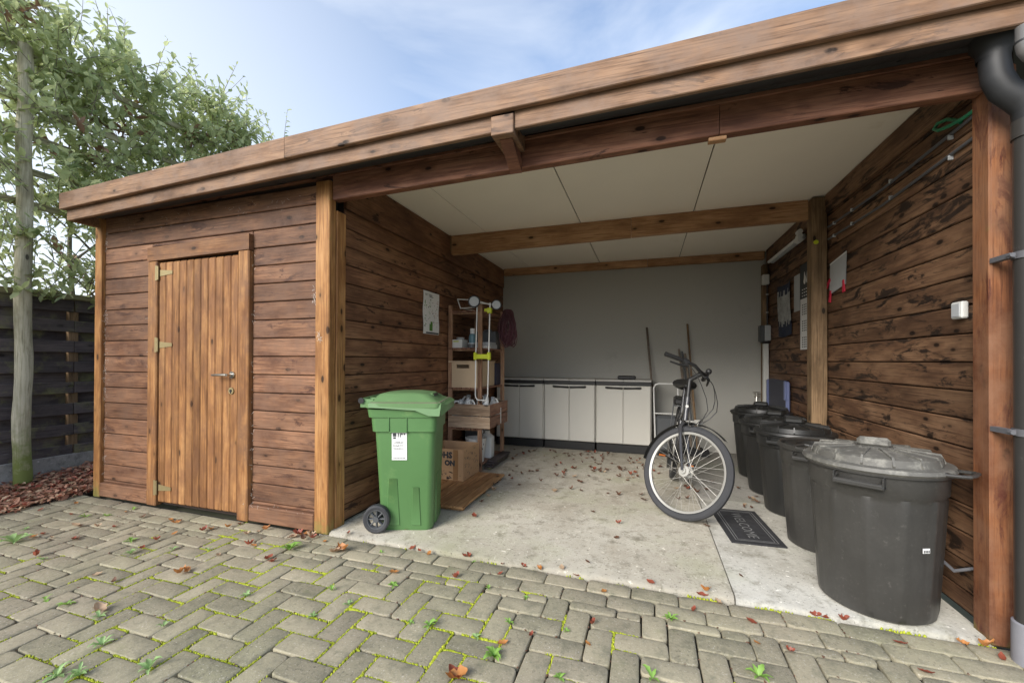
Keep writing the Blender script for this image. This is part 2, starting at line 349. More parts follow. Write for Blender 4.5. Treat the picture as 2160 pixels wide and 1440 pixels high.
m_beige = plain('beige_plastic', (0.56,0.42,0.27), .5, var=.06)
m_navy  = plain('navy_plastic', (0.018,0.022,0.05), .45)
m_card  = plain('cardboard', (0.50,0.31,0.165), .8, var=.08)
m_tape  = plain('brown_tape', (0.33,0.18,0.08), .3)
m_jug   = plain('translucent_jug_plastic', (0.72,0.73,0.70), .35, var=.06)
m_cab   = plain('light_grey_cabinet', (0.60,0.58,0.52), .45, var=.03, sc=8)
m_cabt  = plain('cabinet_top_grey', (0.50,0.49,0.46), .5, var=.05)
m_red   = plain('red_plastic', (0.50,0.02,0.05), .4)
m_bluep = plain('blue_grey_plastic', (0.16,0.19,0.34), .4)
m_dgrey = plain('dark_grey_plastic', (0.09,0.095,0.10), .45)
m_lgrey = plain('light_grey_plastic', (0.50,0.52,0.53), .45)
m_frame = plain('anthracite_frame_paint', (0.045,0.045,0.048), .25, var=.08, spec=.6)
m_rim   = plain('aluminium_rim', (0.42,0.41,0.375), .45, metal=.35, var=.05)
m_spk   = plain('spoke_steel', (0.58,0.56,0.51), .4, metal=.6, var=.03)
m_orange= plain('orange_reflector', (0.65,0.18,0.03), .3)
m_mat   = plain('charcoal_mat', (0.035,0.035,0.038), .95, var=.4, sc=200, bmp=.5)
m_matp  = plain('mat_pale_print', (0.22,0.22,0.215), .95, var=.25, sc=150)
m_hose  = plain('green_hose', (0.03,0.24,0.12), .35)
m_cord  = plain('grey_cord', (0.13,0.13,0.14), .5)
m_cobw  = plain('cobweb', (0.62,0.58,0.52), .9)
m_teal  = plain('teal_plastic', (0.12,0.23,0.27), .4)
m_bark  = plain('hedge_bark', (0.24,0.21,0.16), .9, var=.3)
def leaf_mat(name, c1, c2, trans=.35, rough=.45):
    m, t, p, o = mat_base(name); v = coords(t, rnd=True)
    gi = N(t, 'ShaderNodeNewGeometry'); c = mixc(t, gi.outputs['Random Per Island'], c1, c2)
    c = mixc(t, ramp(t, noise(t, v, 2.2, 3), .4, .65), c, tuple(a*.45+b*.55 for a, b in zip(c1, c2)))
    t.links.new(c, p.inputs['Base Color']); p.inputs['Roughness'].default_value = rough
    tr = N(t, 'ShaderNodeBsdfTranslucent'); t.links.new(c, tr.inputs[0]); ms = N(t, 'ShaderNodeMixShader'); ms.inputs[0].default_value = trans
    t.links.new(p.outputs[0], ms.inputs[1]); t.links.new(tr.outputs[0], ms.inputs[2]); t.links.new(ms.outputs[0], o.inputs[0]); return m
m_leaf  = leaf_mat('hedge_leaf', (0.30,0.38,0.19), (0.78,0.82,0.44), .6, .22)
m_dead  = leaf_mat('dead_hedge_leaf', (0.24,0.13,0.08), (0.42,0.27,0.18), .3, .7)
m_litter= leaf_mat('leaf_litter', (0.24,0.075,0.045), (0.62,0.37,0.24), .15, .6)
m_lbrn  = leaf_mat('brown_leaf', (0.085,0.042,0.027), (0.19,0.092,0.052), .15, .6)
m_lred  = leaf_mat('red_leaf', (0.24,0.055,0.032), (0.36,0.10,0.055), .2, .5)
m_lora  = leaf_mat('orange_leaf', (0.45,0.17,0.04), (0.58,0.27,0.09), .2, .5)
m_ltan  = leaf_mat('tan_leaf', (0.42,0.28,0.16), (0.55,0.40,0.27), .2, .6)
m_weed  = leaf_mat('weed_leaf', (0.17,0.40,0.07), (0.36,0.55,0.12), .3, .5)
m_weedp = leaf_mat('pale_weed_leaf', (0.24,0.42,0.14), (0.40,0.56,0.24), .3, .5)
m_moss  = leaf_mat('joint_moss', (0.28,0.35,0.012), (0.60,0.64,0.05), .2, .8)

# ------------------------------------------------------------------ ground, paving, floor
g = MB().add([(-900,-300,-.06),(900,-300,-.06),(900,1500,-.06),(-900,1500,-.06)], [(0,1,2,3)])
tag(obj('ground', g, m_grnd), kind='structure')
soil = MB().add([(-4.77,-1.5,-.022),(3.0,-1.5,-.022),(3.0,2.34,-.022),(-4.77,2.34,-.022)], [(0,1,2,3)])
paving = tag(obj('paving', soil, m_soil), kind='structure')
bed = MB().add([(-5.75,-1.5,-.02),(-4.77,-1.5,-.02),(-4.77,6.2,-.02),(-5.75,6.2,-.02)], [(0,1,2,3)])
tag(obj('soil_bed', bed, m_soil), kind='structure')
P = 0.1125
rects = []
XL, XR, YB, YT = -4.765, 2.6, -0.35, 2.065
a0_, b0_ = -0.586, 1.887
for i in range(-80, 80):
    for j in range(-40, 40):
        ax = a0_ + i*P + j*2*P; by = b0_ - i*P + j*2*P
        for (x0, x1, y0, y1) in ((ax, ax+2*P, by-P, by), (ax-P, ax, by-2*P, by)):
            x0, x1, y0, y1 = max(x0, XL), min(x1, XR), max(y0, YB), min(y1, YT)
            if x1-x0 > .03 and y1-y0 > .03: rects.append((x0,x1,y0,y1))
for row, (y0, off) in enumerate(((2.178, -0.578), (2.066, -0.465))):
    x = off - 2*P*19
    while x < XR:
        a, b = max(x, XL), min(x+2*P+.004, XR)
        if b-a > .03: rects.append((a, b, y0, y0+.1125))
        x += .2275
def cam_size(x, y):
    d = Vector((x,y,0)) - Vector((0,0,CAM_Z)); z = d.dot(fw)
    if z < .2: return 0
    px = 1080 + 869.6*d.dot(rt)/z; py = 755.3 - 869.6*d.dot(up)/z
    if px < -60 or px > 2220 or py > 1500: return 0
    return 1/z**3
def paver_mb(w_, d_, seed, rough=1.0):
    rg = random.Random(seed); hw, hd = w_/2-.0030, d_/2-.0030; c = .013
    pts = []
    for sx, sy in ((-1,-1),(1,-1),(1,1),(-1,1)):
        cc = c*rg.uniform(.5, 1.9); ex = rg.uniform(-.0016,.001); ey = rg.uniform(-.0016,.001)
        X, Y = sx*(hw+ex), sy*(hd+ey)
        e = [(X, Y-sy*cc), (X-sx*cc*.3, Y-sy*cc*.3), (X-sx*cc, Y)]
        if sx*sy < 0: e = e[::-1]
        pts += e if sx*sy > 0 else e
    # order so that the outline is counter-clockwise
    pts.sort(key=lambda q: math.atan2(q[1]/hd, q[0]/hw))
    n = len(pts); mb = MB(); vs = []
    for k_, (ins, z) in enumerate(((0, -.05), (0, -.0045), (.0022, -.0012), (.0055, 0))):
        for (px, py) in pts:
            f = 1 - ins/max(abs(px), abs(py), .03)
            vs.append((px - math.copysign(ins, px)*(1 if abs(px) > .6*hw else .2), py - math.copysign(ins, py)*(1 if abs(py) > .6*hd else .2), z + (rg.uniform(-.0012,.0012) if k_ > 1 else 0)))
    fs = [tuple(range(3*n, 4*n))]
    for k_ in range(3):
        for i in range(n): fs.append((k_*n+i, k_*n+(i+1)%n, (k_+1)*n+(i+1)%n, (k_+1)*n+i))
    return mb.add(vs, fs)
pm = {}
def pav_mesh(w_, d_, var):
    k = (round(w_,3), round(d_,3), var)
    if k not in pm: pm[k] = mesh_from('paver', paver_mb(w_, d_, hash(k) & 0xffff), m_pav, True, 50, Vector())[0]
    return pm[k]
rects.sort(key=lambda q: -cam_size((q[0]+q[1])/2, (q[2]+q[3])/2))
rest = MB()
for k, (x0,x1,y0,y1) in enumerate(rects):
    cx, cy = (x0+x1)/2, (y0+y1)/2; z = random.uniform(-.003,.003); tx, ty, tz = (random.uniform(-.012,.012) for _ in range(3))
    jx, jy = random.uniform(-.0015,.0015), random.uniform(-.0015,.0015)
    if k < 300:
        o = put('paver', pav_mesh(x1-x0, y1-y0, k % 5), (cx+jx, cy+jy, z), paving); o.rotation_euler = (tx, ty, tz)
    else:
        b = paver_mb(x1-x0, y1-y0, k).xf(Matrix.Translation((cx+jx, cy+jy, z)) @ Matrix.Rotation(tx,4,'X') @ Matrix.Rotation(ty,4,'Y') @ Matrix.Rotation(tz,4,'Z'))
        rest.join(b)
tag(obj('far_pavers', rest, m_pav, paving), kind='stuff')

def slab(name, x0, x1, y0, y1, z, mat, rough_front=False):
    n = 140 if rough_front else 2; mb = MB(); vs = []; fs = []
    for i in range(n+1):
        x = x0 + (x1-x0)*i/n; e = (mnoise.noise((x*3, y0, 0))*.020 + mnoise.noise((x*14, 3, 0))*.012 + mnoise.noise((x*40, 7, 0))*.006) if rough_front else 0
        vs += [(x, y0+e-.003, -.05), (x, y0+e+.004, z-.010), (x, y0+e+.022, z), (x, y1, z), (x, y1, -.05)]
    for i in range(n):
        for j in range(4): a = i*5+j; fs.append((a, a+5, a+6, a+1))
    fs += [(4,3,2,1,0), tuple(n*5+j for j in range(5))]
    return tag(obj(name, mb.add(vs, fs), mat, None, True, 40), kind='structure')
slab('concrete_floor', -2.16, .418, 2.305, 6.0, .02, m_conc, True)
slab('concrete_strip', .424, 1.40, 2.30, 3.895, .021, m_conc2, True)
slab('concrete_floor_back', .424, 1.42, 3.905, 6.0, .016, m_conc3)
FZ = .02

# ------------------------------------------------------------------ carport with shed
car = thing('carport', (-1.5, 2.32, 0), 'brown timber carport with an enclosed shed and door on its left end', 'carport')
YF = 2.32; PZ = [.017+.134*k for k in range(20)]
def planks_x(parent, x0, x1, zs, y, mat):       # boards along X on the front face y
    for za, zb in zs: bb('plank', x0, x1, y, y+.018, za+.0030, zb-.0030, mat, parent, b=.005, jit=.0012)
fwall = obj('front_wall', MB().box(-4.57,-2.12,YF+.021,YF+.06,.012,2.46), m_shth, car, False)
rows = [(PZ[k], PZ[k+1]) for k in range(0, 18)]
planks_x(fwall, -4.515, -3.905, [r_ for r_ in rows[1:15]], YF, w_fac)
planks_x(fwall, -2.795, -2.195, [r_ for r_ in rows[1:15]] , YF, w_fac)
planks_x(fwall, -3.900, -2.800, [(2.128, PZ[16])], YF, w_fac)
planks_x(fwall, -4.515, -3.905, [rows[15]], YF, w_fac); planks_x(fwall, -2.795, -2.195, [rows[15]], YF, w_fac)
planks_x(fwall, -4.515, -2.195, [(PZ[16], PZ[17]), (PZ[17], 2.43)], YF, w_fac)
for x0, x1 in ((-4.515,-3.905),(-2.795,-2.195)):
    bb('plinth_board', x0, x1, YF-.03, YF+.02, .012, .128, w_fac, car, b=.006)
    bb('plank', x0, x1, YF, YF+.018, .131, .149, w_fac, fwall, b=.003)
# posts
bb('post', -4.60,-4.515, YF-.03, YF+.075, 0, 2.44, w_post, car, b=.006)
bb('post', -2.195,-2.075, YF-.025, YF+.04, 0, 2.44, w_post, car, b=.006)
bb('post', -2.19,-2.068, YF+.042, YF+.135, 0, 2.25, w_post, car, b=.006)
bb('post', 1.384,1.475, YF-.025, YF+.08, 0, 2.46, w_redp, car, b=.008)
bb('post', 1.30,1.412, 4.03, 4.14, FZ, 2.565, w_midp, car, b=.006)
bb('post', 1.36,1.412, 5.80, 5.90, FZ, 2.40, w_midp, car, b=.005)
# door with frame
def part_from_boxes(name, boxes, mat, parent, b=.004):
    mb = MB()
    for q in boxes: mb.box(*q, b)
    return obj(name, mb, mat, parent, False)
dfr = bb('door_frame', -3.902,-3.795, YF-.035, YF+.019, .008, 2.0, w_frm, car, b=.006)
bb('door_frame', -2.905,-2.798, YF-.035, YF+.019, .004, 2.012, w_frm, car, b=.006)
lin = obj('lintel', MB().add([(x, y, z) for x, za, zb in ((-3.905, 2.003, 2.112), (-2.795, 2.015, 2.132)) for y, z in ((YF-.038, za), (YF+.019, za), (YF+.019, zb), (YF-.038, zb))], [(0,3,2,1),(4,5,6,7),(0,1,5,4),(1,2,6,5),(2,3,7,6),(3,0,4,7)]), w_lint, car, False)
door = obj('door', MB().box(-3.785,-2.912,YF-.004,YF+.018,.04,1.985), m_shth, car, False)
nb = 11; bw = .873/nb
for k in range(nb): bb('door_board', -3.785+k*bw+.0012, -3.785+(k+1)*bw-.0012, YF-.024, YF-.005, .042+k*.0008, 1.988, w_door, door, b=.009)
for hz in (1.90, 1.317, .16):
    hb = MB(); hb.prism([(YF-.028, hz-.028), (YF-.0255, hz-.028), (YF-.0255, hz+.028), (YF-.028, hz+.028)], 0, -3.775, -3.76)
    hb = MB().add([(-3.77,YF-.0275,hz-.026),(-3.625,YF-.0275,hz-.013),(-3.625,YF-.0275,hz+.013),(-3.77,YF-.0275,hz+.026),(-3.77,YF-.024,hz-.026),(-3.625,YF-.024,hz-.013),(-3.625,YF-.024,hz+.013),(-3.77,YF-.024,hz+.026)], [(0,1,2,3),(4,7,6,5),(0,4,5,1),(1,5,6,2),(2,6,7,3),(3,7,4,0)])
    hb.box(-3.808,-3.785,YF-.04,YF-.034,hz-.06,hz+.06); hb.cyl((-3.778,YF-.036,hz-.055),(-3.778,YF-.036,hz+.055),.006,8)
    obj('hinge', hb, m_brass, door)
hd = MB().cyl((-2.965,YF-.026,1.085),(-2.965,YF-.034,1.085),.026,20).cyl((-2.965,YF-.034,1.085),(-2.965,YF-.075,1.085),.0095,12).tube([(-2.965,YF-.075,1.085),(-3.0,YF-.078,1.085),(-3.09,YF-.075,1.082),(-3.115,YF-.07,1.082)],[.0105,.0105,.009,.008],10)
obj('door_handle', hd, m_steel, door)
obj('lock', MB().cyl((-2.972,YF-.026,.965),(-2.972,YF-.033,.965),.025,20).cyl((-2.972,YF-.033,.965),(-2.972,YF-.036,.965),.011,12,1).box(-2.975,-2.969,YF-.0362,YF-.034,.945,.965,0,1), [m_brass, m_blk], door)
# inner left wall (X = -2.08), right wall (X = 1.42), back wall, ceiling
lw = obj('left_wall', MB().box(-2.15,-2.101,YF+.14,5.95,FZ+.004,2.575), m_shth, car, False)
for k in range(0, 19):
    za, zb = (PZ[k]+.022 if k == 0 else PZ[k]), min(PZ[k+1], 2.57)
    if k >= 17: break
    cuts = [YF+.137, 5.915]
    if k in (3, 7, 10, 13): cuts.insert(1, 3.6+.35*((k*7) % 3))
    for c0, c1 in zip(cuts, cuts[1:]): bb('plank', -2.099,-2.081, c0+.001, c1-.001, za+.0030, zb-.0030, w_int, lw, b=.005, jit=.001)
bb('top_board', -2.10,-2.063, YF+.137, 5.9, PZ[17]+.002, 2.572, w_int, car, b=.005)
rw = obj('right_wall', MB().box(1.441,1.49,YF+.02,5.95,.02,2.575), m_shth, car, False)
for k in range(0, 19):
    za = -.006+.134*k
    if k == 0: za += .04
    zb = min(-.006+.134*(k+1), 2.57)
    if zb-za < .04: continue
    for c0, c1 in ((YF+.082, 4.10), (4.10, 5.915)): bb('plank', 1.421,1.439, c0+.001, c1-.001, za+.0030, zb-.0030, w_rgt, rw, b=.005, jit=.001)
bb('top_board', 1.392,1.42, YF+.082, 4.025, 2.42, 2.573, w_rgt, car, b=.005)
bb('top_board', 1.392,1.42, 4.145, 5.79, 2.42, 2.573, w_rgt, car, b=.005)
bk = obj('back_wall', MB().box(-2.1,1.44,5.918,5.96,.02,2.6), m_back, car, False)
ceil = obj('ceiling', MB().box(-2.15,1.49,YF+.14,5.96,2.592,2.61), m_shth, car, False)
for x0, x1 in ((-2.10,-1.652),(-1.648,-.637),(-.633,.403),(.407,1.44)):
    for y0, y1 in ((YF+.13,4.17),(4.175,5.917)): bb('ceiling_panel', x0+.002, x1-.002, y0, y1, 2.576, 2.590, m_ceil, ceil, b=.002)
# beams
def sloped_board(name, x0, x1, zb0, zb1, zt0, zt1, y0, y1, mat, parent=car, b=.004):
    mb = MB(); n = 2
    vs = [(x, y, z) for x, za, zb in ((x0, zb0, zt0), (x1, zb1, zt1)) for y, z in ((y0+b, za), (y1-b, za), (y1, za+b), (y1, zb-b), (y1-b, zb), (y0+b, zb), (y0, zb-b), (y0, za+b))]
    fs = [tuple(range(8)), tuple(range(8,16))[::-1]] + [(i, 8+i, 8+(i+1)%8, (i+1)%8) for i in range(8)]
    fs = [f[::-1] for f in fs]
    return obj(name, mb.add(vs, fs), mat, parent, False)
sloped_board('front_beam', -2.07, .348, 2.306, 2.356, 2.478, 2.512, YF, YF+.06, w_beam)
sloped_board('front_beam', .351, 1.383, 2.356, 2.372, 2.512, 2.523, YF, YF+.06, w_beam)
sloped_board('beam_batten', -4.51, 1.383, 2.430, 2.524, 2.452, 2.546, YF-.012, YF+.03, w_beam, b=.003)
bb('beam_block', .30, .385, YF+.012, YF+.055, 2.335, 2.356, w_beam2, car, b=.003)
sloped_board('inner_beam', -2.055, -.15, 2.365, 2.392, 2.575, 2.575, 4.11, 4.17, w_beam2)
sloped_board('inner_beam', -.147, 1.299, 2.392, 2.407, 2.575, 2.575, 4.105, 4.165, w_beam2)
bb('rear_beam', -2.05, 0.0, 5.845, 5.916, 2.475, 2.574, w_beam2, car, b=.004)
bb('rear_beam', .003, 1.39, 5.845, 5.916, 2.475, 2.574, w_beam2, car, b=.004)
bb('beam_hanger', -2.078,-2.056, 4.09, 4.18, 2.385, 2.575, w_midp, car, b=.003)
# fascia and roof
def zt(x): return 2.562+(x+4.6)*.0298 if x < -2.22 else 2.633+(x+2.22)*.0243
sloped_board('fascia_board', -4.60, -2.222, zt(-4.6)-.132, zt(-2.222)-.137, zt(-4.6), zt(-2.222), 2.055, 2.09, w_fas)
sloped_board('fascia_board', -2.219, 2.4, zt(-2.219)-.137, zt(2.4)-.141, zt(-2.219), zt(2.4), 2.055, 2.09, w_fas)
def zl(x): return 2.344+(x+4.6)*.0248
sloped_board('lower_fascia_board', -4.575, -.808, zl(-4.575), zl(-.808), zt(-4.575)-.115, zt(-.808)-.115, 2.093, 2.122, w_fas)
sloped_board('lower_fascia_board', -.676, 2.4, zl(-.676), zl(2.4), zt(-.676)-.115, zt(2.4)-.115, 2.093, 2.122, w_fas)
bb('rafter_end', -.806,-.678, 2.076, 2.30, 2.413, 2.518, w_fas, car, b=.004)
obj('rafter_brace', MB().prism([(2.125,2.405),(2.31,2.30),(2.31,2.40),(2.125,2.412)], 0, -.77,-.70), w_beam, car, False)
# left end boards
obj('end_fascia_board', MB().box(-4.600,-4.565,2.091,6.1,2.432,2.56,.004), w_fas, car, False)
obj('end_lower_fascia', MB().box(-4.578,-4.548,2.123,6.1,2.345,2.44,.004), w_fas, car, False)
rb = MB().add([(-4.56,2.095,zt(-4.56)-.03),(-2.16,2.095,zt(-2.16)-.03),(-2.16,6.1,2.60),(-4.56,6.1,2.53),(-4.56,2.095,zt(-4.56)-.06),(-2.16,2.095,zt(-2.16)-.06),(-2.16,6.1,2.57),(-4.56,6.1,2.50)], [(0,1,2,3),(7,6,5,4),(0,4,5,1),(1,5,6,2),(2,6,7,3),(3,7,4,0)])
rb.box(-2.158,2.4,2.095,6.1,2.613,2.632)
obj('roof', rb, m_roof, car, False)
# gutter behind the lower fascia
gm = MB(); npt = 11
for x0, x1 in ((-4.4,-.80),(-.68,.52),(.53,1.42)):
    vs = []
    for x in (x0, x1):
        zc = zl(x)+.100
        for i in range(npt):
            a = math.pi*(1+i/(npt-1)); vs.append((x, 2.215+.084*math.cos(a), zc+.062*math.sin(a)))
    gm.add(vs, [(i, i+1, npt+i+1, npt+i) for i in range(npt-1)])
gut = obj('gutter', gm, m_gut, car)
for x in (.52, -2.5, 1.1):
    s_ = MB(); zc = zl(x)+.1; vs = []
    for xx in (x-.04, x+.04):
        for i in range(npt):
            a = math.pi*(1+i/(npt-1)); vs.append((xx, 2.215+.088*math.cos(a), zc+.0665*math.sin(a)))
    obj('gutter_joint', s_.add(vs, [(i, i+1, npt+i+1, npt+i) for i in range(npt-1)]), m_gut, gut)
# downpipe: outlet bowl, elbow, pipe, clips, foot
PX, PY = 1.458, 2.205
dp = obj('downpipe', MB().tube([(PX,PY,.16),(PX,PY,2.18)], .05, 24), m_pipe, car)
obj('pipe_foot', MB().lathe([(.058,.0),(.058,.16),(.052,.165),(.03,.166)], 24, (PX,PY,0)), m_foot, dp)
obj('swan_neck', MB().tube([(1.345,2.205,2.50),(1.345,2.205,2.42),(1.352,2.205,2.36),(1.375,2.205,2.305),(1.42,2.205,2.26),(1.448,2.205,2.225),(PX,PY,2.17)], [.046,.046,.047,.048,.049,.05,.052], 22), m_gut, dp)
obj('pipe_elbow', MB().tube([(1.362,2.085,2.475),(1.362,2.085,2.41),(1.366,2.085,2.385),(1.378,2.085,2.365),(1.40,2.085,2.352),(1.46,2.09,2.345)], .027, 20), m_chrome, dp)
obj('pipe_collar', MB().tube([(1.362,2.085,2.42),(1.362,2.085,2.413)], .0285, 20), m_gut, dp)
obj('gutter_outlet', MB().lathe([(.07,2.575),(.07,2.50),(.052,2.47),(.05,2.44)], 20, (1.345,2.21,0)), m_gut, dp)
obj('pipe_socket', MB().tube([(PX,PY,2.10),(PX,PY,2.17)], .056, 24), m_pipe, dp)
for cz in (1.63, .92):
    c_ = MB().lathe([(.0505,cz-.014),(.055,cz-.014),(.055,cz+.014),(.0505,cz+.014)], 24, (PX,PY,0), closed=True)
    c_.box(PX-.075,PX-.05,PY-.008,PY+.09,cz-.010,cz+.010).cyl((PX-.07,PY-.02,cz),(PX-.07,PY+.0,cz),.009,8)
    obj('pipe_clip', c_, m_cord, dp)

# ------------------------------------------------------------------ fence, pole, trellis, hedge
FX = -5.62
fen = thing('fence', (FX, 3.4, 0), 'dark mossy double-sided board fence beside the shed', 'fence')
FY0, FY1 = -.6, 6.3
bb('concrete_base', FX-.03, FX+.02, FY0, FY1, -.05, .232, m_plinth, fen, b=.006)
for k, (za, zb) in enumerate(((.215,.323),(.425,.536),(.635,.75),(.85,.965),(1.062,1.174),(1.268,1.385),(1.475,1.592),(1.68,1.80))):
    for y0, y1 in ((FY0, 1.05), (1.055, 2.63), (2.635, 4.4), (4.405, FY1)):
        o = bb('board', FX-.005, FX+.014, y0, y1, za, zb, w_fen, fen, b=.004, jit=.003); o.rotation_euler.x = random.uniform(-.0025,.0025)
for k, (za, zb) in enumerate(((.30,.44),(.515,.65),(.73,.865),(.945,1.08),(1.155,1.285),(1.365,1.49),(1.57,1.70))):
    for y0, y1 in ((FY0, 2.63), (2.635, FY1)): bb('back_board', FX-.075, FX-.056, y0, y1, za, zb, w_fen, fen, b=.004, jit=.002)
for y in (-.4, 1.05, 2.635, 4.4, 6.1): bb('fence_post', FX-.055, FX-.007, y-.04, y+.04, -.05, 1.8, w_midp, fen, b=.005)
bb('top_rail', FX-.045, FX+.035, FY0, FY1, 1.803, 1.862, w_rail, fen, b=.006)
pole = MB(); pts = []; rr = []
for i in range(24):
    z = -.05+i*(4.15/23); pts.append((-5.455+.006*math.sin(i*1.3)-.004*z, 2.205+.006*math.cos(i*.9), z)); rr.append(.060-.0022*z+.002*math.sin(i*2.1))
pole.tube(pts, rr, 18)
tag(obj('timber_pole', pole, w_pole, None, True, 60), 'tall round timber pole with green algae at its foot', 'pole')
tre = thing('trellis', (-5.53, 3.5, 2.6), 'wooden trellis of level battens holding the tall hedge', 'trellis')
for z in (2.66, 2.97, 3.30, 3.62, 4.09): bb('batten', -5.57,-5.545, .6, 6.5, z-.032, z+.032, w_rail, tre, b=.004)
for y in (4.9, 6.4): bb('upright', -5.615,-5.571, y-.045, y+.045, -.05, 4.5, w_pole, tre, b=.004)

def leaf_geo(mb, p, d, n, l, wd, m=0, curl=.15):
    s_ = d.cross(n); s_ = s_.normalized() if s_.length > 1e-5 else d.orthogonal().normalized(); n = s_.cross(d).normalized()
    a = p; t1 = p + d*l*.35; t2 = p + d*l*.7; tip = p + d*l - n*l*curl
    mb.add([a, t1+s_*wd*.5+n*wd*.12, t2+s_*wd*.42-n*l*curl*.3+n*wd*.1, tip, t2-s_*wd*.42-n*l*curl*.3+n*wd*.1, t1-s_*wd*.5+n*wd*.12, t1, t2-n*l*curl*.45], [(0,6,1),(6,7,2,1),(7,3,2),(0,5,6),(5,4,7,6),(4,3,7)], m)
hedge = thing('hedge', (-5.72, 3.6, 0), 'tall leafy evergreen hedge growing above the dark fence', 'hedge')
rh = random.Random(11)
crown = MB(); stems = []
def rv(rg, s_=1): return Vector((rg.uniform(-s_,s_), rg.uniform(-s_,s_), rg.uniform(-s_,s_)))
twig = MB()
for k in range(3300):
    y = rh.uniform(.3, 8.2); z = 1.75 + 2.8*rh.random()**.9; x = -5.64 + rh.gauss(0, .13)
    # holes: skip by low-frequency noise
    if mnoise.noise((y*1.7, z*1.9, 3.3)) < -.42 + (.12 if y < 2.1 else 0): continue
    if y < 2.1 and rh.random() < .72: continue
    if y > 6.4 and rh.random() < .5: continue
    top = 4.55 + .22*mnoise.noise((y*1.3, 9, 0)) - .22*max(0, y-4.0)
    if z > top: continue
    d = Vector((rh.uniform(-.5,.9), rh.uniform(-.8,.5), rh.uniform(-.1,1.0))).normalized(); Lt = rh.uniform(.25,.55)
    p0 = Vector((x,y,z)); curve = rv(rh,.25); dead = mnoise.noise((y*2.6, z*2.6, 7.7)) > .47 and rh.random() < .6
    pp = [p0 + d*Lt*t + curve*Lt*t*t for t in (0,.33,.66,1)]
    twig.tube(pp, [.004,.0035,.0025,.0015], 4, caps=False)
    nl = rh.randint(11, 20)
    for i in range(nl):
        t = (i+.6)/nl; q = p0 + d*Lt*t + curve*Lt*t*t
        ld = (d*.45 + rv(rh,.9)); ld.z -= .12; ld.normalize(); nn = Vector((rh.uniform(-.5,.5), rh.uniform(-.5,.5), 1)).normalized()
        leaf_geo(crown, q, ld, nn, rh.uniform(.06,.13), rh.uniform(.028,.056), 1 if dead else 0, rh.uniform(-.05,.3))
# sprigs above the top and by the pole
for (y, z, n_) in [(2.15,4.3,9),(2.45,4.45,7),(3.0,4.5,8),(2.0,3.9,7),(1.9,3.2,6),(4.0,4.5,5),(4.9,4.5,5),(2.1,2.6,9),(2.3,2.3,9),(1.7,2.2,6),(2.6,2.0,12),(3.0,1.95,12),(2.4,3.5,8)]:
    for _ in range(n_):
        d = Vector((rh.uniform(-.3,.7), rh.uniform(-.8,.3), rh.uniform(.1,1.2))).normalized(); p0 = Vector((-5.55+rh.uniform(-.15,.2), y+rh.uniform(-.3,.3), z+rh.uniform(-.15,.15))); Lt = rh.uniform(.3,.6)
        twig.tube([p0, p0+d*Lt*.5, p0+d*Lt], [.004,.003,.0015], 4, caps=False)
        for i in range(12):
            q = p0 + d*Lt*(i+.5)/12; ld = (d*.6+rv(rh,.8)).normalized()
            leaf_geo(crown, q, ld, Vector((rh.uniform(-.4,.4), rh.uniform(-.4,.4), 1)).normalized(), rh.uniform(.05,.09), rh.uniform(.022,.036), 0, rh.uniform(0,.3))
obj('crown', crown, [m_leaf, m_dead], hedge, False)
obj('twigs', twig, m_bark, hedge)
for k, y in enumerate((1.3, 2.75, 3.05, 4.2, 5.4, 6.8)):
    t_ = MB(); p0 = Vector((-5.74, y, -.05)); pts = [p0 + Vector((.08*math.sin(k*2+i*.8), .12*math.sin(k+i*.6), i*.45)) for i in range(10)]
    t_.tube(pts, [.035-.003*i for i in range(10)], 8)
    for i in (4,5,6,7):
        for s_ in (-1,1): t_.tube([pts[i], pts[i]+Vector((.06*s_,.22*s_,.28)), pts[i]+Vector((.04*s_,.5*s_,.5))], [.014,.01,.005], 6)
    obj('trunk', t_, m_bark, hedge)

# ------------------------------------------------------------------ wheeled green bin
BU = Vector((.948,.316,0)); bang = math.atan2(.316,.948)
bn = thing('wheeled_bin', (-1.66, 2.66, FZ), 'green two-wheeled rubbish bin with a white sticker on its side', 'bin', local=True, rz=bang)
def rr_ring(hx, hy, r, z, cx=0, n=5, cy=0):
    o_ = []
    for sx, sy, a0 in ((1,1,0),(-1,1,90),(-1,-1,180),(1,-1,270)):
        for i in range(n+1):
            a = R(a0+90*i/n); o_.append((cx+sx*(hx-r)+r*math.cos(a), cy+sy*(hy-r)+r*math.sin(a), z))
    return o_
def loft(mb, rings, m=0, cap0=True, cap1=True):
    n = len(rings[0]); vs = [p for r_ in rings for p in r_]; fs = []
    for k in range(len(rings)-1):
        for i in range(n): fs.append((k*n+i, k*n+(i+1)%n, (k+1)*n+(i+1)%n, (k+1)*n+i))
    if cap0: fs.append(tuple(range(n))[::-1])
    if cap1: fs.append(tuple((len(rings)-1)*n+i for i in range(n)))
    return mb.add(vs, fs, m)
body = MB()
loft(body, [rr_ring(.185,.185,.05,0.0,.02), rr_ring(.195,.192,.05,.02,.02), rr_ring(.225,.222,.05,.70,.01), rr_ring(.226,.224,.05,.70,.01), rr_ring(.238,.236,.045,.70,.008), rr_ring(.245,.238,.045,.80,.005), rr_ring(.255,.246,.04,.80,.0), rr_ring(.262,.25,.04,.855,-.002)])
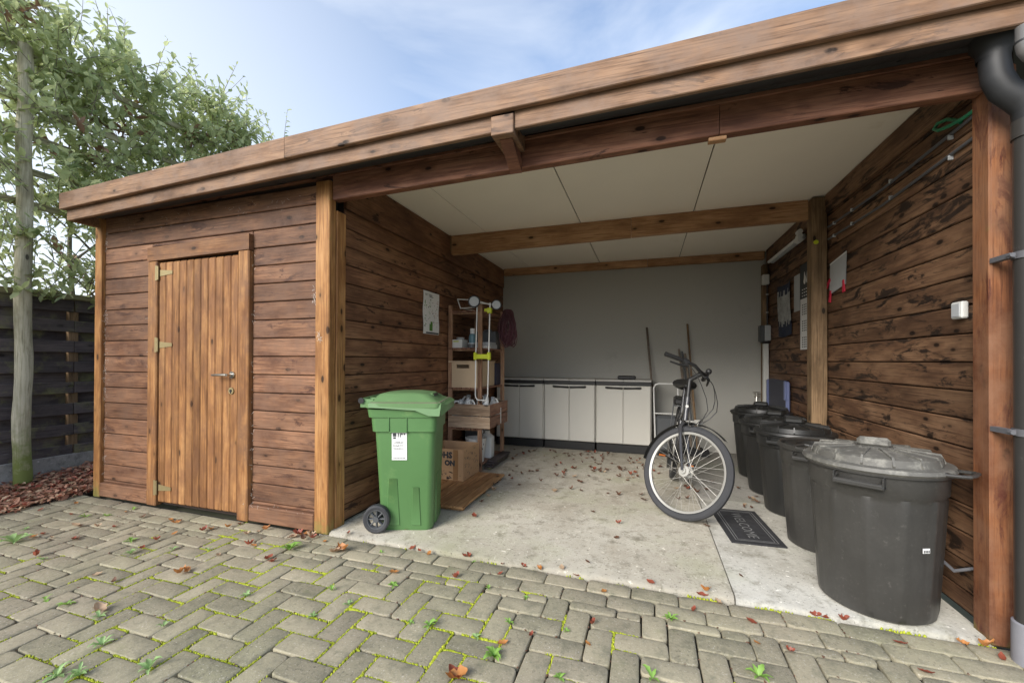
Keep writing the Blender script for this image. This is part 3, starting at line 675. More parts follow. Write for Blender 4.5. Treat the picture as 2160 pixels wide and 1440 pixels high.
for sy in (-1,1):     # raised panels low on the sides, framed rib above
    for cx, wd in ((-.075,.085),(.095,.06)):
        zt_ = .42 if cx < 0 else .36
        for z0, z1 in ((.03,zt_),):
            pts = [(cx-wd*.62, sy*.186, z0),(cx+wd*.62, sy*.186, z0),(cx+wd*.45, sy*.2045, z1-.06),(cx-wd*.45, sy*.2045, z1-.06)]
            q = [(cx-wd*.55, sy*.200, z0+.01),(cx+wd*.55, sy*.200, z0+.01),(cx+wd*.34, sy*.2105, z1-.05),(cx-wd*.34, sy*.2105, z1-.05)]
            body.add(pts+q, [(4,5,6,7)[::sy],(0,1,5,4),(1,2,6,5),(2,3,7,6),(3,0,4,7)])
body.box(.205,.228,-.10,.10,.02,.38,.01)
for x_ in (-.10,.03): body.box(x_-.004,x_+.004,-.2445,-.232,.70,.80,.001)
body.box(-.10,.034,-.2425,-.235,.695,.702,.001)
bodyo = obj('body', body, m_grn, bn, True, 40)
lid = MB()
loft(lid, [rr_ring(.272,.262,.045,.865,.006), rr_ring(.280,.268,.05,.868,.006), rr_ring(.284,.27,.05,.90,.008), rr_ring(.262,.25,.05,.905,.006), rr_ring(.235,.222,.05,.918,.0), rr_ring(.19,.185,.06,.955,-.01), rr_ring(.10,.15,.06,.966,-.01)])
# skirt that deepens to the front
for sy in (-1,1):
    lid.add([(-.24,sy*.272,.872),(.10,sy*.274,.852),(.20,sy*.276,.815),(.275,sy*.262,.812),(.288,sy*.25,.90),(-.24,sy*.272,.902),(-.24,sy*.262,.872),(.10,sy*.264,.852),(.20,sy*.266,.815),(.268,sy*.252,.812),(.276,sy*.245,.90),(-.24,sy*.262,.902)],
            [(0,1,2,3,4,5)[::sy],(6,11,10,9,8,7)[::sy],(0,6,7,1),(1,7,8,2),(2,8,9,3),(3,9,10,4)])
lid.add([(.285,-.262,.812),(.315,-.20,.835),(.32,.20,.835),(.285,.262,.812),(.285,-.262,.90),(.32,-.20,.885),(.325,.20,.885),(.285,.262,.90)], [(0,1,5,4),(1,2,6,5),(2,3,7,6),(4,5,6,7),(3,2,1,0)])
lido = obj('lid', lid, m_grnd2, bn, True, 40)
obj('lid_dirt', MB().box(-.23,.262,-.262,-.2565,.901,.9075,.001).box(.262,.278,-.24,.24,.900,.9055,.001), m_dust, lido, False)
obj('lid_grip', MB().box(.075,.205,-.11,.11,.925,.957,.014), m_grnd2, lido, False)
obj('grip_recess', MB().box(.1975,.2065,-.085,.085,.932,.951,.003), m_blk, lido, False)
bn.scale = (.93,.93,.985)
hnd = MB().tube([(-.305,-.20,.915),(-.31,.20,.915)], .016, 14)
for y_ in (-.21,-.07,.07,.21): hnd.box(-.318,-.22,y_-.008,y_+.008,.865,.925,.004)
hnd.cyl((-.308,-.225,.915),(-.308,.225,.915),.0135,12)
obj('handle_bar', hnd, m_grnd2, bn)
obj('handle_cap', MB().cyl((-.308,-.232,.915),(-.308,-.219,.915),.021,16), m_blk, bn)
for sy in (-1,1):
    wc = Vector((-.185, sy*.235, .098))
    ty = MB().lathe([(.068,-.024),(.085,-.027),(.096,-.02),(.098,0),(.096,.02),(.085,.027),(.068,.024)], 36, closed=True).xf(Matrix.Translation(wc) @ Matrix.Rotation(R(90),4,'X'))
    wo = obj('wheel', ty, m_rub, bn)
    hb = MB().lathe([(.0685,-.022),(.0685,.022),(.062,.022),(.056,.006),(.056,-.006),(.062,-.022)], 32, closed=True).cyl((0,0,-.026),(0,0,.026),.02,16)
    for i in range(8):
        a = math.pi*i/4; hb.tube([(.015*math.cos(a),.015*math.sin(a),.008*-1),(.06*math.cos(a),.06*math.sin(a),-.008)], .0055, 6); hb.tube([(.015*math.cos(a),.015*math.sin(a),.008),(.06*math.cos(a),.06*math.sin(a),.008)], .0055, 6)
    obj('wheel_hub', hb.xf(Matrix.Translation(wc) @ Matrix.Rotation(R(90),4,'X')), m_dgrey, wo)
obj('axle', MB().cyl((-.185,-.23,.098),(-.185,.23,.098),.011,10).box(-.20,-.15,-.19,.19,.06,.14,.008), m_dgrey, bn)
yl = -.2345
st = MB().add([(-.079,yl+.006,.54),(.031,yl+.006,.54),(.031,yl-.0015,.696),(-.079,yl-.0015,.696)], [(0,1,2,3)], 0)
# keep the sticker just proud of the tapering side wall
def bside(z): return -(.192+(.222-.192)*(z-.02)/.68) - .0032
def spt(u_, v_): z = .50+v_*.197; return (-.082+u_*.112, bside(z)-.0012, z)
st = MB().add([spt(0,0),spt(1,0),spt(1,1),spt(0,1)], [(0,1,2,3)], 0)
def smark(u0,u1,v0,v1,m=1):
    q = [spt(u0,v0),spt(u1,v0),spt(u1,v1),spt(u0,v1)]; st.add([(a,b-.0012,c) for a,b,c in q], [(0,1,2,3)], m)
smark(.08,.30,.84,.96); smark(.10,.28,.76,.82)
for u_ in (.40,.54): st.add([(p[0],p[1]-.0012,p[2]) for p in (spt(u_,.82),spt(u_+.05,.82),spt(u_+.09,.96),spt(u_+.02,.96))], [(0,1,2,3)], 1)
for u_ in (.68,.84): smark(u_-.05,u_+.05,.90,.955)
for v_ in (.60,.49,.385):
    for i in range(9): 
        u_ = .12+i*.075; smark(u_, u_+.045, v_+random.uniform(0,.02), v_+random.uniform(.03,.055))
for i in range(8): smark(.12+i*.1, .12+i*.1+.06, .06, .085)
obj('sticker', st, [m_white, m_print], bn, False)

# ------------------------------------------------------------------ shelving unit against the left wall and what it holds
SX0, SX1, SY0, SY1 = -2.065, -1.675, 4.06, 4.80
sh = thing('shelving_rack', (-1.87, 4.43, FZ), 'narrow pine shelving rack standing against the left plank wall', 'shelf')
for x0, y0 in ((SX0,SY0),(SX1-.04,SY0),(SX0,SY1-.03),(SX1-.04,SY1-.03)): bb('upright', x0, x0+.045, y0, y0+.03, FZ, 1.80, w_shelf, sh, b=.003)
SHZ = (1.735, 1.335, .905, .475, .085)
for z in SHZ:
    sb = obj('shelf', MB().box(SX0+.01,SX1-.005,SY0+.028,SY0+.05,z-.032,z-.016,.002).box(SX0+.01,SX1-.005,SY1-.05,SY1-.028,z-.032,z-.016,.002), w_shelf, sh, False)
    for i in range(7):
        x0 = SX0+.004+i*.0545; bb('slat', x0, x0+.046, SY0-.004, SY1+.004, z-.015, z, w_shfx, sb, b=.003)
# beige crate with cut-out handles
def crate_open(x0,x1,y0,y1,z0,z1,t,hole=None,hz=None):
    mb = MB().box(x0,x1,y0,y1,z0,z0+t)
    mb.box(x0,x0+t,y0,y1,z0+t,z1); mb.box(x1-t,x1,y0,y1,z0+t,z1)
    for ya, yb in ((y0,y0+t),(y1-t,y1)):
        if hole:
            cx = (x0+x1)/2; mb.box(x0+t,cx-hole,ya,yb,z0+t,z1); mb.box(cx+hole,x1-t,ya,yb,z0+t,z1); mb.box(cx-hole,cx+hole,ya,yb,z0+t,hz[0]); mb.box(cx-hole,cx+hole,ya,yb,hz[1],z1)
        else: mb.box(x0+t,x1-t,ya,yb,z0+t,z1)
    return mb
bc = thing('plastic_crate', (-1.87, 4.3, .905), 'beige plastic crate with a dark hand hole on the middle rack shelf', 'crate')
obj('box', crate_open(-2.055,-1.72,4.063,4.58,.9065,1.19,.008,.075,(1.115,1.155)), m_beige, bc, False)
obj('rim', MB().box(-2.06,-1.715,4.052,4.062,1.178,1.194,.003).box(-1.719,-1.709,4.062,4.585,1.178,1.194,.003), m_beige, bc, False)
tag(obj('storage_box', MB().box(-2.05,-1.71,4.60,4.785,.9065,1.17,.012), m_navy, None, False), 'dark navy storage box behind the beige crate', 'box')
# wooden crate with jugs
wc_ = thing('wooden_crate', (-1.83, 4.3, .477), 'weathered wooden slatted crate holding plastic jugs', 'crate')
CX0, CX1, CY0, CY1, CZ = -2.05, -1.565, 4.035, 4.62, .4765
for z0 in (CZ+.004, CZ+.134):
    bb('slat', CX0, CX1, CY0, CY0+.012, z0, z0+.122, w_crate, wc_, b=.003); bb('slat', CX0, CX1, CY1-.012, CY1, z0, z0+.122, w_crate, wc_, b=.003)
    bb('end_slat', CX1-.013, CX1-.001, CY0+.013, CY1-.013, z0, z0+.122, w_shfx, wc_, b=.003); bb('end_slat', CX0+.001, CX0+.013, CY0+.013, CY1-.013, z0, z0+.122, w_shfx, wc_, b=.003)
obj('crate_floor', MB().box(CX0+.014,CX1-.014,CY0+.013,CY1-.013,CZ,CZ+.01), w_crate, wc_, False)
def jug(x, y, z, s_, rz, label, cap=m_white):
    t_ = thing('plastic_jug', (x,y,z), label, 'jug', 'jugs in the wooden crate', local=True, rz=rz)
    b_ = MB(); loft(b_, [rr_ring(.06*s_,.045*s_,.02*s_,0), rr_ring(.065*s_,.05*s_,.02*s_,.01), rr_ring(.065*s_,.05*s_,.02*s_,.17*s_), rr_ring(.05*s_,.04*s_,.02*s_,.21*s_), rr_ring(.022*s_,.022*s_,.02*s_,.245*s_,.03*s_), rr_ring(.02*s_,.02*s_,.018*s_,.262*s_,.03*s_)])
    obj('body', b_, m_jug, t_)
    obj('handle', MB().tube([(-.05*s_,0,.185*s_),(-.055*s_,0,.235*s_),(-.03*s_,0,.265*s_),(.0,0,.265*s_),(.02*s_,0,.245*s_)], .0105*s_, 8), m_jug, t_)
    obj('cap', MB().cyl((.03*s_,0,.258*s_),(.03*s_,0,.285*s_),.021*s_,12), cap, t_)
for i, (x,y,s_,rz) in enumerate(((-1.97,4.12,1.0,.2),(-1.83,4.13,1.05,2.9),(-1.68,4.15,1.1,.3),(-1.96,4.32,1.12,1.2),(-1.77,4.35,1.15,.5),(-1.64,4.38,1.05,2.6))): jug(x,y,CZ+.011,s_,rz,'whitish plastic jug standing in the slatted wooden crate', m_lgrey)
# things on the second shelf
t_ = thing('plastic_tub', (-1.98,4.14,1.336), 'whitish square plastic tub with a green stripe on the upper rack shelf', 'tub')
obj('tub', crate_open(-2.045,-1.905,4.075,4.22,1.3365,1.425,.004), m_wplas, t_, False); obj('stripe', MB().box(-2.01,-1.945,4.0735,4.0745,1.40,1.412), m_lime, t_, False)
t_ = thing('spray_bottle', (-1.83,4.15,1.336), 'grey-blue bottle with a white cap on the rack', 'bottle')
obj('bottle', MB().lathe([(.001,0),(.038,0),(.04,.01),(.04,.12),(.03,.15),(.024,.155)], 20, (-1.82,4.16,1.3365)), m_teal, t_); obj('cap', MB().lathe([(.026,.155),(.026,.21),(.022,.213),(.001,.213)], 16, (-1.82,4.16,1.3365)), m_white, t_)
t_ = thing('tin_can', (-1.80,4.09,1.336), 'small grey tin with a pale lid beside the bottle', 'tin')
obj('can', MB().lathe([(.001,0),(.042,0),(.042,.04),(.001,.04)], 20, (-1.795,4.085,1.3365)), m_dgrey, t_); obj('lid', MB().lathe([(.001,.0402),(.045,.0402),(.045,.05),(.001,.05)], 20, (-1.795,4.085,1.3365)), m_lgrey, t_)
tag(obj('paper_stack', MB().box(-1.94,-1.70,4.38,4.62,1.3365,1.385,.003).box(-1.93,-1.71,4.39,4.60,1.386,1.41,.003), m_lgrey, None, False), 'stack of grey trays on the upper rack shelf', 'trays')
tag(obj('white_box', MB().box(-1.735,-1.68,4.22,4.36,1.3365,1.36,.004), m_white, None, False), 'small flat white box on the upper rack shelf', 'box')
tag(obj('toolbox', MB().box(-1.99,-1.72,4.62,4.78,1.3365,1.55,.01).box(-1.90,-1.80,4.68,4.72,1.551,1.575,.004), m_dgrey, None, False), 'dark grey toolbox at the back of the upper rack shelf', 'toolbox')
tag(obj('funnel', MB().lathe([(.006,0),(.008,.05),(.045,.11),(.047,.125),(.042,.12),(.006,.055)], 18, (-2.03,4.30,1.3365)), m_wplas), 'white funnel standing behind the whitish tub', 'funnel')
# low shelf: bucket, jerrycan, dark panels
t_ = thing('bucket', (-1.80,4.22,.086), 'white bucket with black print on the bottom rack shelf', 'bucket')
obj('pail', MB().lathe([(.001,0),(.09,0),(.115,.25),(.12,.25),(.12,.262),(.112,.262),(.088,.01),(.001,.01)], 28, (-1.80,4.22,.0865)), m_wplas, t_)
pr = MB()
for i in range(24):
    a = R(200+i*6); z = .12+.09*random.random(); r_ = .0915+.1*z+.0012
    pr.add([(-1.80+r_*math.cos(a)*1.004,4.22+r_*math.sin(a)*1.004,.0865+z),(-1.80+r_*math.cos(a+.08)*1.004,4.22+r_*math.sin(a+.08)*1.004,.0865+z),(-1.80+(r_+.002)*math.cos(a+.08)*1.004,4.22+(r_+.002)*math.sin(a+.08)*1.004,.0865+z+.02),(-1.80+(r_+.002)*math.cos(a)*1.004,4.22+(r_+.002)*math.sin(a)*1.004,.0865+z+.02)], [(0,1,2,3)])
obj('print', pr, m_print, t_)
jg = thing('jerrycan', (-1.76,4.45,.086), 'pale plastic jerrycan behind the bucket', 'jerrycan')
b_ = MB(); loft(b_, [rr_ring(.07,.06,.02,.0865,-1.76,5,4.46), rr_ring(.07,.06,.02,.32,-1.76,5,4.46), rr_ring(.03,.03,.02,.36,-1.76,5,4.46), rr_ring(.028,.028,.02,.39,-1.76,5,4.46)]); obj('body', b_, m_jug, jg)
obj('handle', MB().tube([(-1.82,4.46,.33),(-1.82,4.46,.385),(-1.79,4.46,.39)], .012, 8), m_jug, jg)
tag(obj('storage_bin', MB().box(-2.03,-1.86,4.42,4.76,.0865,.40,.012), m_dgrey, None, False), 'dark storage bin at the back of the bottom rack shelf', 'box')
for i in range(4): tag(obj('plank_offcut', MB().box(-1.672,-1.60+.01*i,4.15+.03*i,4.74,FZ+.001+i*.021,FZ+.02+i*.021,.003), w_fen, None, False), 'dark flat board in the low stack beside the rack', 'board', 'dark boards stacked on the floor by the rack')
# hand truck hung upside down on the rack
ht = thing('hand_truck', (-1.62,4.0,.80), 'folding hand truck with white tubes and lime fittings hung upside down on the rack', 'hand truck')
HY = 3.985
obj('frame', MB().tube([(-1.70,HY+.02,1.80),(-1.705,HY,1.25),(-1.708,HY,.84),(-1.70,HY,.805),(-1.68,HY,.788),(-1.60,HY,.784),(-1.578,HY,.80),(-1.57,HY,.84),(-1.56,HY,1.25),(-1.555,HY+.02,1.80)], .0065, 10), m_alu, ht)
obj('clamp_bar', MB().box(-1.728,-1.538,HY-.016,HY+.016,1.215,1.265,.005).box(-1.725,-1.695,HY-.02,HY+.02,1.205,1.285,.005).box(-1.572,-1.54,HY-.02,HY+.02,1.205,1.285,.005), m_lime, ht, False)
obj('bracket', MB().box(-1.58,-1.535,HY-.01,HY+.035,1.69,1.745,.004).box(-1.615,-1.58,HY,HY+.03,1.71,1.74,.004), m_lime, ht, False)
for x_, r_ in ((-1.722,.064),(-1.522,.055)):
    Mx = Matrix.Translation((x_, HY-.01 if x_ < -1.6 else HY+.12, 1.815 if x_ < -1.6 else 1.79)) @ Matrix.Rotation(R(18),4,'Z') @ Matrix.Rotation(R(90),4,'X')
    wo = obj('wheel', MB().lathe([(r_*.80,-.017),(r_*.97,-.016),(r_,0),(r_*.97,.016),(r_*.80,.017)], 28, closed=True).xf(Mx), m_rub, ht)
    obj('wheel_disc', MB().lathe([(.001,.012),(r_*.79,.012),(r_*.79,-.012),(.001,-.012)], 28).xf(Mx), m_lgrey, wo)
obj('axle', MB().tube([(-1.72,HY+.02,1.81),(-1.52,HY+.12,1.79)], .007, 8).tube([(-1.70,HY+.05,1.83),(-1.53,HY+.16,1.77)], .005, 8), m_alu, ht)
obj('toe_plate', MB().tube([(-1.74,HY+.06,1.765),(-1.93,HY+.10,1.765),(-1.98,HY+.13,1.87),(-1.86,HY+.25,1.875),(-1.74,HY+.25,1.80)], .007, 8).tube([(-1.93,HY+.10,1.768),(-1.85,HY+.3,1.76)], .007, 8), m_alu, ht)
# coil of cable on the far upright
cb = MB(); rc = random.Random(4)
for k in range(46):
    th = rc.uniform(-.10,.10); wd = rc.uniform(.035,.115); ln = rc.uniform(.30,.45); x_ = -1.565+rc.uniform(-.03,.03); y_ = 4.66+rc.uniform(-.06,.03); pts = []
    for i in range(15):
        a = 2*math.pi*i/14 ; v = (1-math.cos(a))/2
        pts.append((x_+wd*math.sin(a)*(.35+.75*v)+th*v*.3, y_+.03*math.sin(a*2+k)-.02*v, 1.80-ln*v+rc.uniform(-.004,.004)))
    cb.tube(pts, .0045, 5, caps=False)
cc = thing('cable_coil', (-1.57,4.65,1.4), 'hank of dark purple cable hanging from the rack upright', 'cable')
obj('loops', cb, m_cable, cc); obj('tie', MB().tube([(-1.70,4.79,1.79),(-1.62,4.72,1.815),(-1.55,4.66,1.80),(-1.60,4.63,1.79)], .010, 8), m_cable, cc)
# cardboard box
kb = thing('cardboard_box', (-1.83,3.72,.072), 'open brown cardboard box with black lettering beside the green bin', 'box')
obj('panels', crate_open(-2.03,-1.635,3.54,3.92,.066,.36,.006), m_card, kb, False)
obj('tape', MB().box(-1.742,-1.69,3.5385,3.5397,.07,.355), m_tape, kb, False)
kl = text_mb('JOHS', .078, (-1.935,3.5383,.275), (1,0,0), (0,0,1), 1.05, bold=.0045); kl.join(text_mb('ON', .066, (-1.83,3.5383,.205), (1,0,0), (0,0,1), bold=.0045))
rk = random.Random(3)
for i in range(60):
    x_ = rk.uniform(-2.02,-1.66); z_ = rk.uniform(.075,.15)
    if -1.75 < x_ < -1.68: continue
    a = rk.uniform(0,3.1); l_ = rk.uniform(.006,.013); kl.add([(x_+l_*math.cos(a+q),3.5383,z_+l_*.7*math.sin(a+q)) for q in (0,.7,2.6,3.6)], [(0,1,2,3)])
for i in range(110):
    y_ = rk.uniform(3.56,3.90); z_ = rk.uniform(.085,.34); a = rk.uniform(.3,1.2); l_ = rk.uniform(.006,.02)
    if math.sin(z_*95+y_*30) < -.2: continue
    kl.add([(-1.6342,y_+l_*math.cos(a+q),z_+l_*.6*math.sin(a+q)) for q in (0,.5,3.1,3.6)], [(0,1,2,3)])
obj('lettering', kl, m_print, kb, False)
# decking mat on the floor
dk = thing('decking_panel', (-1.69,3.4,FZ), 'flat panel of orange-brown wooden boards lying on the concrete', 'decking')
obj('bearers', MB().box(-2.03,-1.37,2.96,3.0,FZ+.0005,FZ+.026).box(-2.03,-1.37,3.4,3.44,FZ+.0005,FZ+.026).box(-2.03,-1.37,3.82,3.86,FZ+.0005,FZ+.026), w_deck, dk, False)
for i in range(8):
    x0 = -2.05+i*.0875; bb('board', x0, x0+.0845, 2.915, 3.905, FZ+.0265, FZ+.045, w_deck, dk, b=.003)
# sorting poster on the wall
ps = thing('poster', (-2.08,3.7,1.46), 'white waste-sorting poster with small pictures pinned to the left plank wall', 'poster')
pmb = MB(); ny = 8; rows_ = 10; vs = []
def ppt(u_, v_): return Vector((-2.0745+.004*math.sin(v_*9)+.003*math.sin(u_*7), 3.545+.315*u_, 1.462+.424*v_))
for j in range(rows_+1):
    for i in range(ny+1): vs.append(ppt(i/ny, j/rows_))
pmb.add(vs, [(j*(ny+1)+i, j*(ny+1)+i+1, (j+1)*(ny+1)+i+1, (j+1)*(ny+1)+i) for j in range(rows_) for i in range(ny)])
obj('sheet', pmb, m_white, ps)
prn = MB()
def pq(u0,u1,v0,v1,m=0): prn.add([ppt(*q)+Vector((.0022,0,0)) for q in ((u0,v0),(u1,v0),(u1,v1),(u0,v1))], [(0,1,2,3)], m)
for v_ in (.90,.915,.93): pq(.08,.55,v_-.003,v_+.003)
pq(.35,.62,.872,.885)
for i in range(60):
    u_ = rk.choice((.10,.18,.34,.42,.60,.70,.82,.90))+rk.uniform(-.03,.03); v_ = rk.uniform(.16,.82)
    if .3 < u_ < .6 and v_ < .33: continue
    s_ = rk.uniform(.01,.03); pq(u_-s_, u_+s_, v_-s_*.4, v_+s_*.4, rk.choice((0,0,1,2,2)) if u_ > .5 else rk.choice((0,1,1)))
pq(.36,.58,.08,.24,1); pq(.44,.58,.24,.30,1); pq(.15,.97,.012,.045)
obj('print', prn, [m_print, m_gpr, m_ppr], ps, False)

# ------------------------------------------------------------------ cabinets
CABL = ('between the pine rack and the middle cabinet', 'in the middle of the row along the back wall', 'with a black case on top')
for k, x0 in enumerate((-2.025,-1.330,-.634)):
    x1 = x0+.688; y0, y1 = 5.46, 5.90
    cbn = thing('storage_cabinet', ((x0+x1)/2,5.68,FZ), 'low grey plastic two-door cabinet '+CABL[k], 'cabinet', 'low cabinets along the back wall')
    obj('carcass', MB().box(x0,x1,y0+.022,y1,.13,.885,.006), m_cab, cbn, False)
    obj('base', MB().box(x0+.004,x1-.004,y0+.012,y1-.01,FZ+.001,.129,.008), m_blk, cbn, False)
    obj('top_trim', MB().box(x0-.002,x1+.002,y0-.004,y1,.886,.932,.006), m_blk, cbn, False)
    tp = obj('top', MB().box(x0-.001,(x0+x1)/2-.0015,y0-.008,y1,.9325,.957,.007).box((x0+x1)/2+.0015,x1+.001,y0-.008,y1,.9325,.957,.007), m_cabt, cbn, False)
    xm = (x0+x1)/2
    for s_, (a, b) in ((1,(x0+.012,xm-.002)),(-1,(xm+.002,x1-.012))):
        d_ = bb('door', a, b, y0, y0+.021, .140, .882, m_cab, cbn, b=.005)
        e = b if s_ == 1 else a; hx = [e - s_*.012 - s_*.20*t for t in (0,.05,.5,.95,1)]
        obj('handle', MB().tube([(hx[0],y0-.001,.848),(hx[1],y0-.016,.850),(hx[2],y0-.018,.852),(hx[3],y0-.016,.855),(hx[4],y0-.001,.856)], [.013,.013,.011,.014,.014], 8), m_blk, d_)
tag(obj('black_case', MB().box(-.37,-.14,5.60,5.74,.9575,1.005,.012), m_blk, None, False), 'small black case lying on the right-hand cabinet', 'case')

# ------------------------------------------------------------------ brooms and a folding trolley against the back wall
def stick(p0, p1, r_, mat, label, name='broom', head=True):
    t_ = thing(name, (p0[0],p0[1],FZ), label, 'broom')
    obj('handle', MB().tube([p0, p1], r_, 10), mat, t_)
    if head: obj('head', MB().box(p0[0]-.13,p0[0]+.13,p0[1]-.03,p0[1]+.03,FZ+.001,FZ+.09,.01), m_blk, t_, False)
stick((.13,5.62,.10),(-.005,5.90,1.655), .0135, w_broom, 'dark broom leaning right beside the cabinets, tallest handle by them')
stick((.60,5.60,.10),(.505,5.90,1.69), .0125, w_midp, 'pale-handled broom leaning on the grey wall behind the bicycle')
for k,(x_, z_, r_) in enumerate(((.40,1.36,.013),(.44,1.33,.011),(.475,1.30,.013))): stick((x_+.14,5.70-.06*k,.10),(x_,5.895,z_), r_, w_broom if k != 1 else m_dgrey, ('short rake handle, leftmost of three behind the saddle','short grey tool handle in the middle of three behind the saddle','short tool handle, last of three behind the saddle')[k], 'garden_tool', k == 0)
ft = thing('folding_trolley', (.2,5.5,FZ), 'folded trolley with a pale bent-tube handle between cabinets and bicycle', 'trolley')
obj('handle', MB().tube([(.10,5.45,.16),(.08,5.46,.86),(.10,5.46,.905),(.14,5.46,.92),(.30,5.46,.92),(.345,5.46,.90),(.36,5.46,.85),(.37,5.45,.16)], .010, 10), m_alu, ft)
obj('crossbars', MB().tube([(.09,5.45,.55),(.365,5.45,.55)], .008, 8).tube([(.10,5.45,.25),(.37,5.45,.25)], .008, 8), m_alu, ft)
obj('bag', MB().box(.10,.36,5.46,5.60,FZ+.06,.52,.03), m_dgrey, ft, False)
for x_ in (.10,.37): obj('wheel', MB().lathe([(.03,-.015),(.06,-.012),(.065,0),(.06,.012),(.03,.015)], 20, closed=True).xf(Matrix.Translation((x_,5.5,FZ+.065)) @ Matrix.Rotation(R(90),4,'Y')), m_rub, ft)

# ------------------------------------------------------------------ drums
def drum(name, x, y, rb, rt_, h, mat, lidmat, label, lid=True, ang=0, ribs=12, lidr=None, z0=FZ, hs=1.0):
    t_ = thing(name, (x,y,z0), label, 'bin', local=True, rz=ang)
    def rm(a, z):
        q = (a*ribs/(2*math.pi)) % 1; return 1 + (.022 if (q < .13 and .04 < z < h*.80) else 0)
    pr_ = [(.001,.0),(rb*.93,.0),(rb,.012)] + [(rb+(rt_-rb)*q, h*q) for q in (.06,.3,.55,.78)] + [(rb+(rt_-rb)*.81, h*.81),(rt_*1.012,h*.83),(rt_*1.02,h*.95),(rt_*1.075,h*.955),(rt_*1.08,h*.985),(rt_*1.03,h),(rt_*.99,h*.985),(rt_*.96,h*.8),(rb*.93,.02),(.001,.015)]
    obj('body', MB().lathe(pr_, 96, rmod=rm), mat, t_, True, 40)
    for a in (R(236)-ang, R(56)-ang):
        hm = MB().tube([(rt_*1.0,-.085,h*.93),(rt_*1.0+.035,-.085,h*.905),(rt_*1.0+.038,.085,h*.905),(rt_*1.0,.085,h*.93)], .009, 8).box(rt_*1.0,rt_*1.0+.045,-.093,.093,h*.88,h*.905,.005).box(rt_*.99,rt_*1.0+.04,-.093,-.085,h*.88,h*.955,.003).box(rt_*.99,rt_*1.0+.04,.085,.093,h*.88,h*.955,.003)
        obj('handle', hm.xf(Matrix.Rotation(a,4,'Z')), mat, t_, False)
    if lid:
        lr = rt_*1.10
        L_ = MB().lathe([(.001,h+.062),(lr*.30,h+.060),(lr*.80,h+.045),(lr*.84,h+.04),(lr*.86,h+.008),(lr*.99,h+.004),(lr*1.01,h-.012),(lr*.98,h-.022),(lr*.9,h-.004)], 72)
        lo = obj('lid', L_, lidmat, t_, True, 30)
        rb_ = MB()
        for i in range(14):
            a = 2*math.pi*i/14+.1; c, s_ = math.cos(a), math.sin(a); q = [(lr*.28, h+.0605), (lr*.81, h+.0455), (lr*.866, h+.009)]
            for (ra, za), (rb2, zb) in zip(q, q[1:]):
                wv = .0045
                P4 = [(ra*c-wv*s_, ra*s_+wv*c, za), (ra*c+wv*s_, ra*s_-wv*c, za), (rb2*c+wv*s_, rb2*s_-wv*c, zb), (rb2*c-wv*s_, rb2*s_+wv*c, zb)]
                T4 = [(p[0]+c*.003, p[1]+s_*.003, p[2]+.008) for p in P4]
                rb_.add(P4+T4, [(4,5,6,7),(0,4,7,3),(1,2,6,5),(0,1,5,4),(2,3,7,6)])
        obj('lid_ribs', rb_, lidmat, lo, False)
        ha = R(-20)-ang
        obj('lid_handle', MB().box(-.065,.065,-.02,.02,h+.058,h+.105,.014).xf(Matrix.Rotation(ha,4,'Z')), lidmat, lo, False)
        for a in (((R(-44)-ang),(R(136)-ang)) if lidmat is m_lid else ()):
            cl = MB().tube([(lr*.95,-.07,h-.008),(lr*.95+.05,-.066,h-.004),(lr*.95+.072,-.05,h-.002),(lr*.95+.076,0,h-.002),(lr*.95+.072,.05,h-.002),(lr*.95+.05,.066,h-.004),(lr*.95,.07,h-.008)], .0085, 8)
            cl.box(lr*.93,lr*.985,-.075,.075,h-.016,h+.004,.005)
            obj('lid_grip', cl.xf(Matrix.Rotation(a,4,'Z')), m_drum if lidmat is m_lid else lidmat, lo, False)
    return t_
d1 = drum('rubbish_drum', 1.075, 2.52, .222, .262, .70, m_drum, m_lid, 'large black drum with a dusty grey ribbed lid beside the reddish post')
obj('price_label', MB().add([(.2465*math.cos(a),.2465*math.sin(a),z) for a, z in ((R(-72),.34),(R(-64),.34),(R(-64),.362),(R(-72),.362))], [(0,1,2,3)]), m_white, d1, False)
obj('label_print', MB().add([(.2478*math.cos(a),.2478*math.sin(a),z) for k in range(4) for a, z in ((R(-71+1.7*k),.343),(R(-70+1.7*k),.343),(R(-70+1.7*k),.354),(R(-71+1.7*k),.354))], [(4*k,4*k+1,4*k+2,4*k+3) for k in range(4)]), m_print, d1, False)
d2 = drum('rubbish_drum', 1.085, 3.16, .195, .235, .65, m_drum, m_lid, 'open black drum without a lid behind the doormat', lid=False, ang=.4)
obj('inner_lid', MB().lathe([(.001,.60),(.13,.605),(.15,.64),(.20,.645),(.215,.63)], 48), m_drumd, d2)
drum('rubbish_drum', 1.10, 3.78, .195, .25, .635, m_drumd, m_drumd, 'black drum with ribbed lid, next behind the open one', ang=.3)
drum('rubbish_drum', 1.10, 4.30, .20, .26, .63, m_drumd, m_drumd, 'black drum with ribbed lid between two other lidded drums', ang=.8)
drum('rubbish_drum', 1.12, 4.86, .20, .255, .66, m_drumd, m_drumd, 'black drum with flat lid under the tap, farthest back', ang=.2)

